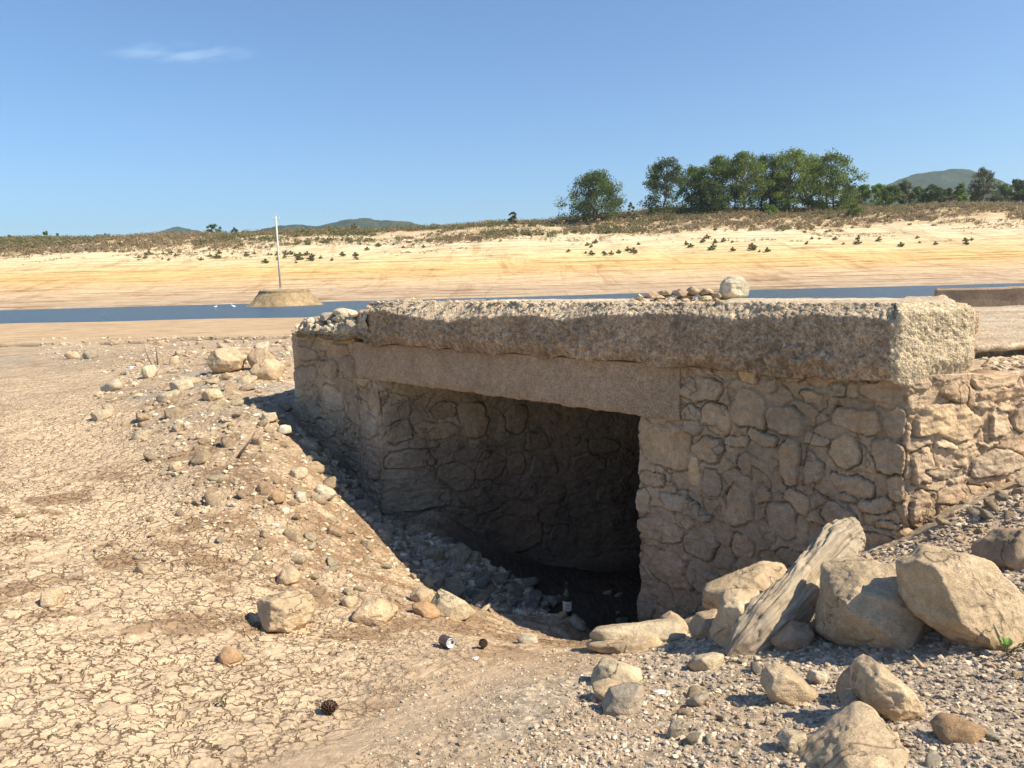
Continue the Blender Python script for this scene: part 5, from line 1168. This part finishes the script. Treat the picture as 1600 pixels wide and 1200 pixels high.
# ------------------------------------------------------------------ the far shore: mound, pole, birds
Pm = PZ(440, 478, WATER_Z); Dm = Pm[1]; km = Dm / F
mV = []; na = 96; prof = [(0.0, 0.0), (0.32, 0.0), (0.58, -.01), (0.64, -.06), (0.65, -.22), (0.70, -.34), (0.85, -.72), (1.03, -1.1), (1.3, -1.7)]
pr = []
for i in range(len(prof) - 1):
    for q in range(6): pr.append((prof[i][0] + (prof[i + 1][0] - prof[i][0]) * q / 6, prof[i][1] + (prof[i + 1][1] - prof[i][1]) * q / 6))
R0m, H0 = 60 * km, 25 * km; topz = WATER_Z + H0 * 1.0
for r_, z_ in pr:
    for k in range(na):
        a = 2 * math.pi * k / na; nn_ = 1 + .07 * vn2(np.array([math.cos(a) * 2 + 5.]), np.array([math.sin(a) * 2.]), 3)[0] + .03 * vn2(np.array([math.cos(a) * 9 + 5.]), np.array([math.sin(a) * 9 + z_ * 4]), 3)[0]
        mV.append((Pm[0] + r_ * R0m * nn_ * math.cos(a), Dm + 2 + r_ * R0m * .9 * nn_ * math.sin(a), topz + z_ * H0 + .12 * vn2(np.array([r_ * 12 * math.cos(a)]), np.array([r_ * 12 * math.sin(a)]), 4)[0] * (r_ < .64)))
ii = np.arange(len(mV)).reshape(-1, na); jj = np.roll(ii, -1, 1)
moundm = mat_rocky('mound_earth', (0.37, 0.27, 0.155), s1=.25, s2=1.2, s3=6, bumpd=.12, stain_amt=.5, var=.3)
tag(mesh_np('mound', np.array(mV), np.stack([ii[:-1], ii[1:], jj[1:], jj[:-1]], -1).reshape(-1, 4), moundm, True), kind='structure')
polem = mat_simple('pole_concrete', (0.62, 0.57, 0.47), 0.85, 0, 0.1, 2)
Yp = Dm + 1.0; pb_ = PY(438.5, 452, Yp); pt_ = PY(433.5, 338, Yp); Hh = pt_[2] - pb_[2]
pole = empty('utility_pole', tuple(pb_), 'tall pale utility pole with a short crossarm standing on the mound', 'utility pole')
m_ = MB(); m_.tube([(0, 0, -.5), (0, 0, Hh)], [.22, .13], 10); m_.build('pole_shaft', polem, pole, True)
m_ = MB(); m_.box((0, 0, Hh - .55), (1.25, .14, .16)); arm = m_.build('crossarm', polem, pole)
for x in (-.55, 0.0, .55):
    m_ = MB(); z0 = Hh - .47 if x else Hh; m_.lathe([(.03, 0), (.03, .12), (.10, .14), (.11, .20), (.06, .22), (.10, .25), (.09, .32), (.0001, .36)], 10); o = m_.build('insulator', mat_simple('porcelain', (.7, .72, .72), .3, 0, .05, 5), arm); o.location = (x, 0, z0)
m_ = MB(); m_.box((0, -.16, 0.1), (.9, .3, .25)); m_.build('footing', polem, pole)
birdm = mat_simple('white_feathers', (0.85, 0.85, 0.83), 0.8, 0, 0.03, 5)
for px, py, sd, lb in ((337, 484, 1, 'white wading bird on the lake, left of the pair'), (365, 483, -1, 'white wading bird on the lake, right of the pair, neck raised')):
    P = PZ(px, py, WATER_Z); m_ = MB()
    m_.tube([(-.38 * sd, 0, .38), (-.25 * sd, 0, .42), (-.05 * sd, 0, .45), (.14 * sd, 0, .50), (.24 * sd, 0, .58), (.22 * sd, 0, .72), (.26 * sd, 0, .86), (.32 * sd, 0, .90), (.42 * sd, 0, .88), (.52 * sd, 0, .86)], [.02, .10, .16, .13, .06, .035, .035, .05, .025, .005], 10)
    for y in (-.05, .05): m_.tube([(0, y, .36), (.02 * sd, y, .18), (-.01 * sd, y, -.05)], [.018, .012, .012], 5)
    o = m_.build('white_bird', birdm, None, True); o.location = tuple(P); tag(o, lb, 'bird', 'white birds at the waterside')

# ------------------------------------------------------------------ vegetation
def mat_leaf(name, c1, c2, trans=0.15):
    m = bpy.data.materials.new(name); n, l = nodes(m); b = n['Principled BSDF']
    a = n.new('ShaderNodeAttribute'); a.attribute_name = 'tint'
    l.new(mixc(n, l, 'MIX', a.outputs['Color'], tuple(c1), tuple(c2)), b.inputs['Base Color']) if False else None
    sp_ = n.new('ShaderNodeSeparateColor'); l.new(a.outputs['Color'], sp_.inputs[0])
    oi = n.new('ShaderNodeObjectInfo'); v = ramp(n, l, oi.outputs['Random'], [(0, .82), (1, 1.18)])
    c = mixc(n, l, 'MIX', sp_.outputs[0], tuple(c1), tuple(c2)); c = mixc(n, l, 'MULTIPLY', 1.0, c, v)
    l.new(c, b.inputs['Base Color']); b.inputs['Roughness'].default_value = .75; b.inputs['Specular IOR Level'].default_value = .2
    tr = n.new('ShaderNodeBsdfTranslucent'); l.new(c, tr.inputs[0]); ms_ = n.new('ShaderNodeMixShader'); ms_.inputs[0].default_value = 0.35; l.new(b.outputs[0], ms_.inputs[1]); l.new(tr.outputs[0], ms_.inputs[2]); l.new(ms_.outputs[0], n['Material Output'].inputs['Surface'])
    return m
def leaf_cloud(centers, radii, per, size, seed, flat=0.8):
    r = np.random.default_rng(seed); C_ = np.repeat(np.array(centers), per, 0); Rr = np.repeat(np.array(radii), per); n_ = len(C_)
    d = r.normal(size=(n_, 3)); d /= np.linalg.norm(d, axis=1, keepdims=True); d[:, 2] *= flat
    P = C_ + d * (Rr * r.random(n_) ** 0.45)[:, None]
    a = r.normal(size=(n_, 3)); a /= np.linalg.norm(a, axis=1, keepdims=True); b = np.cross(a, r.normal(size=(n_, 3))); b /= np.linalg.norm(b, axis=1, keepdims=True)
    s_ = size * r.uniform(.6, 1.4, n_)[:, None]
    V = np.stack([P + a * s_ * 1.25, P - a * s_ * .6 + b * s_ * .55, P - a * s_ * .6 - b * s_ * .55], 1).reshape(-1, 3)
    ct = np.repeat(np.repeat(r.random(len(centers)), per) * .7 + r.random(n_) * .3, 3)
    return V, np.arange(len(V)).reshape(-1, 3), np.stack([ct] * 3, -1)
pine_m = mat_leaf('pine_needles', (0.085, 0.13, 0.03), (0.23, 0.29, 0.07)); dark_m = mat_leaf('dark_foliage', (0.065, 0.10, 0.04), (0.15, 0.19, 0.065)); bright_m = mat_leaf('bright_foliage', (0.11, 0.17, 0.035), (0.24, 0.32, 0.07)); olive_m = mat_leaf('grey_foliage', (0.10, 0.115, 0.06), (0.19, 0.20, 0.10))
scrub_m = mat_leaf('dry_scrub_leaves', (0.20, 0.155, 0.095), (0.36, 0.285, 0.17)); gscrub_m = mat_leaf('green_scrub_leaves', (0.12, 0.135, 0.06), (0.24, 0.235, 0.11))
bark = mat_simple('bark', (0.17, 0.12, 0.085), .95, 0, .3, 3)
def tree(label, base, H_, W_, mat, seed, kind='dome', group=None, name='pine_tree', low=0.12, ncl=90, per=72, leaf=.44, trunks=1, cat='tree'):
    r = random.Random(seed); t_ = empty(name, base, label, cat, group); tb_ = MB(); C_, R1 = [], []
    for k in range(trunks):
        ox = (k - (trunks - 1) / 2) * W_ * .12; pts = [(ox, 0, -.4)]
        for i in range(1, 6): pts.append((ox + r.gauss(0, .02) * H_ + (k - (trunks - 1) / 2) * .03 * i * H_ / 3, r.gauss(0, .015) * H_, H_ * .9 * i / 5))
        tb_.tube(pts, [H_ * .022 * (1 - .8 * i / 5) for i in range(6)], 7)
    for i in range(ncl):
        f_ = r.random() ** .8; z = low + (1 - low) * f_
        if kind == 'dome': w = math.sqrt(max(0, 1 - ((f_ - .28) / .74) ** 2)) if f_ > .28 else .82 + .18 * f_ / .28
        elif kind == 'cone': w = (1 - f_) ** .6 * .93 + .07
        else: w = math.sin(math.pi * min(1, .1 + f_ * .88)) ** .6
        a = r.uniform(0, 6.28); rho = w * W_ / 2 * r.uniform(.35, 1.0) * (1 + .18 * math.sin(3 * a + seed) + .12 * math.sin(7 * f_ * 3 + seed))
        c = (rho * math.cos(a), rho * math.sin(a), z * H_ * (0.93 + .07 * r.random())); C_.append(c); R1.append(W_ * r.uniform(.075, .145))
        if i % 3 == 0: tb_.tube([(0, 0, c[2] * .72), (c[0] * .5, c[1] * .5, c[2] * .84), c], [H_ * .007, H_ * .005, H_ * .002], 5)
    tb_.build('trunk', bark, t_, True)
    V_, F_, T_ = leaf_cloud(C_, R1, per, leaf, seed); mesh_np('crown', V_, F_, mat, False, T_, t_); return t_
def ctree(src, base, sx, sz, rz, label=None, group=None):
    o = src.copy(); COL.objects.link(o); o.location = base; o.scale = (sx, sx, sz); o.rotation_euler = (0, 0, rz)
    if label: o['label'] = label
    if group: o['group'] = group
    for ch in src.children: c = ch.copy(); COL.objects.link(c); c.parent = o
    return o
def far(px, Y):
    X_ = PY(px, 400, Y)[0]; return (float(X_), float(Y), float(gfast(np.array([X_]), np.array([float(Y)]))[0]))
def hpx(base, ytop, px):   # height so that the top reaches ytop
    return PY(px, ytop, base[1])[2] - base[2]
Yt = 372
bs = far(930, 352); tree('lone bushy pine standing apart on the bank left of the tree clump', bs, hpx(bs, 272, 932), 100 * bs[1] / F, dark_m, 5, 'dome', None, low=.04, ncl=170, per=80, leaf=.42)
clump = [(1040, 249, 66, 'dome', 'leftmost pine of the clump, branches down to the ground', 370), (1085, 262, 60, 'oval', None, 392), (1128, 246, 70, 'oval', None, 380), (1160, 238, 66, 'oval', 'pine with the highest top near the middle of the clump', 372), (1195, 243, 66, 'oval', None, 384),
         (1232, 235, 72, 'oval', 'tall broad pine in the right half of the clump', 376), (1266, 246, 62, 'oval', None, 390), (1296, 240, 66, 'dome', 'rightmost pine of the clump, leaning out to the right', 372), (1105, 285, 50, 'dome', None, 366), (1215, 270, 56, 'dome', None, 402)]
for i, (px, yt, w, kd_, lb, Y) in enumerate(clump):
    bs = far(px, Y); tree(lb or 'slender green pine inside the dense tree clump', bs, hpx(bs, yt, px), w * bs[1] / F * 1.22, pine_m if i % 4 else dark_m, 40 + i, kd_, 'pines of the clump', low=.03 if kd_ == 'dome' else .10, ncl=120, trunks=2 if i % 3 == 1 else 1)
belt = [(1322, 292, 30, 0, 'olive'), (1345, 290, 34, 1, 'p'), (1368, 288, 30, 0, 'b'), (1390, 290, 32, 1, 'p'), (1408, 284, 28, 0, 'olive'), (1430, 292, 32, 1, 'p'), (1452, 290, 34, 1, 'd'), (1474, 296, 28, 0, 'olive'), (1496, 288, 30, 2, 'b'), (1518, 298, 22, 2, 'b'), (1560, 290, 32, 0, 'd'), (1582, 281, 32, 0, 'd'), (1600, 292, 34, 1, 'd'), (1625, 290, 34, 1, 'd')]
mats = {'olive': olive_m, 'p': pine_m, 'b': bright_m, 'd': dark_m}; nm = {'olive': 'grey green', 'p': 'green', 'b': 'bright yellow green', 'd': 'dark green'}
for i, (px, yt, w, kd_, mt) in enumerate(belt):
    bs = far(px, 455 + 12 * (i % 3)); kk_ = ['dome', 'oval', 'cone'][kd_]
    lb = {1496: 'bright yellow green young tree left of the tall round tree', 1518: 'small bright conical tree in front of the tall round tree', 1582: 'dark tree with the highest top at the far right'}.get(px, nm[mt] + ' low tree in the belt beyond the bank on the right')
    tree(lb, bs, max(6, hpx(bs, yt, px)), w * bs[1] / F * 1.15, mats[mt], 80 + i, kk_, 'trees of the low belt on the right' if px not in (1496, 1518, 1582) else 'single trees at the right', 'broadleaf_tree', low=.02, ncl=70, per=80, leaf=.5)
bs = far(1531, 440); tree('tall round grey green tree rising above the belt on the right', bs, hpx(bs, 264, 1531), 46 * bs[1] / F, olive_m, 99, 'oval', None, 'broadleaf_tree', low=.22, ncl=80, leaf=.4)
for px, yt, w, mt, lb, Y in [(337, 350, 25, dark_m, 'round green tree alone on the skyline left of the pole', 420), (75, 361, 12, pine_m, 'small green tree on the skyline at far left', 420), (93, 365, 9, olive_m, 'tiny pale shrub on the skyline at far left', 420), (370, 356, 10, olive_m, 'small grey shrub on the skyline right of the round tree', 420), (18, 367, 8, scrub_m, 'small brown shrub on the skyline near the left edge', 420), (169, 363, 11, scrub_m, 'brown shrub on the skyline between the small tree and the round one', 420),
        (803, 331, 16, gscrub_m, 'pointed shrub on the skyline left of the lone pine', 350), (555, 350, 14, scrub_m, 'low brown shrub on the skyline above the slab', 370), (1200, 320, 30, bright_m, 'green bush at the foot of the clump', 350), (985, 316, 14, gscrub_m, 'thin green shrub between lone pine and clump', 352), (1330, 318, 30, bright_m, 'yellow green bush right of the clump', 352)]:
    bs = far(px, Y); tree(lb, bs, max(1.2, hpx(bs, yt, px)), w * bs[1] / F, mt, px, 'dome', None, 'shrub', low=.0, ncl=26, per=60, leaf=.34, cat='shrub')
# scrub: uncountable mass
def scrub(name, n_, seed, mat, label, ylo, yhi, dens, smin, smax, per=34, leaf=.24):
    r = np.random.default_rng(seed); C_, R1 = [], []
    while len(C_) < n_ * 3:
        Y = r.uniform(ylo, yhi, 400); X_ = r.uniform(-.72, .72, 400) * Y; m_ = dens(X_, Y) > r.random(400); X_, Y = X_[m_], Y[m_]
        Z = gfast(X_, Y); sz = smin + (smax - smin) * r.random(len(X_)) ** 2
        for x, y, z, s_ in zip(X_, Y, Z, sz):
            for _ in range(3): C_.append((x + r.normal() * s_ * .45, y + r.normal() * s_ * .45, z + s_ * .35)); R1.append(s_ * .5)
    V_, F_, T_ = leaf_cloud(C_, R1, per // 3, leaf, seed, .75)
    return tag(mesh_np(name, V_, F_, mat, False, T_), label, 'scrub', None, 'stuff')
def bandz(x, y, lo, hi):
    z = gfast(x, y); return sstep(lo, lo + 3, z) * (1 - sstep(hi, hi + 3, z))
def d_brown(x, y): return bandz(x, y, 13.5 + 3.0 * (x > 0), 60) * sstep(-.25, .35, fbm2(x * .09, y * .2, 63, 3) * .6 + fbm2(x * .02, y * .05, 61, 3) + .35 * sstep(15, 26, gfast(x, y)) + .25 * (x > 30))
def d_green(x, y): return bandz(x, y, 15.0, 60) * sstep(.05, .5, fbm2(x * .025, y * .06, 67, 3) + .25 * (x > 170))
scrub('scrub', 6500, 1, scrub_m, 'dry brown scrub covering the upper bank of the far shore', 285, 430, d_brown, 1.2, 4.0, 39, .34)
scrub('scrub', 3200, 2, gscrub_m, 'dull green scrub mixed into the upper bank of the far shore', 285, 430, d_green, 1.2, 4.2, 39, .34)
scrub('scrub', 1300, 4, scrub_m, 'small dry tufts dotted over the pale upper beach', 265, 330, lambda x, y: sstep(.0, .6, fbm2(x * .03, y * .1, 71, 3)) * bandz(x, y, 9, 17), .4, 1.1, 18, .16)
# the dark green bushes one can count on the pale band
bush = empty('bush', (0, 0, 0), 'small dark green bush dotted on the pale upper beach of the far shore', 'bush', 'small bushes on the pale beach')
V_, F_, T_ = leaf_cloud([(0, 0, .5), (.5, .1, .4), (-.45, .2, .45), (0, -.4, .35), (.1, .1, .9)], [.5, .4, .4, .4, .3], 34, .2, 5); mesh_np('foliage', V_, F_, gscrub_m, False, T_, bush)
m_ = MB(); m_.tube([(0, 0, -.2), (.05, 0, .5)], [.06, .02], 5); m_.build('stem', bark, bush)
bpx = []
rb_ = random.Random(8)
for (xa, xb, ya, yb, n_) in [(200, 480, 396, 408, 24), (410, 560, 398, 412, 20), (560, 700, 378, 392, 8), (880, 1000, 378, 400, 14), (1060, 1200, 372, 396, 16), (1240, 1420, 370, 386, 10), (1420, 1520, 368, 384, 6), (0, 200, 380, 390, 8)]:
    for _ in range(n_): bpx.append((rb_.uniform(xa, xb), rb_.uniform(ya, yb), rb_.uniform(.6, 1.5)))
first = True
for px, py, s_ in bpx:
    P = hit(px, py)
    if P[1] < 200 or P[1] > 600: continue
    if first: bush.location = tuple(P); bush.scale = (s_,) * 3; first = False
    else: ctree(bush, tuple(P), s_ * rb_.uniform(.8, 1.4), s_, rb_.uniform(0, 6))

# ------------------------------------------------------------------ air
hb = MB(); hb.box((0, 4300, 395), (13000, 10200, 810)); hz = hb.build('haze', None); tag(hz, 'thin pale haze over the lake and the hills', 'haze', None, 'stuff')
hm = bpy.data.materials.new('haze'); hm.use_nodes = True; n, l = hm.node_tree.nodes, hm.node_tree.links
for q in list(n):
    if q.type == 'BSDF_PRINCIPLED': n.remove(q)
pv = n.new('ShaderNodeVolumePrincipled'); pv.inputs['Color'].default_value = (0.72, 0.86, 1.0, 1); pv.inputs['Density'].default_value = 8e-5; pv.inputs['Anisotropy'].default_value = 0.3
out_ = [q for q in n if q.type == 'OUTPUT_MATERIAL'][0]; l.new(pv.outputs[0], out_.inputs['Volume']); hz.data.materials.append(hm)
print('all done', len(bpy.data.objects))
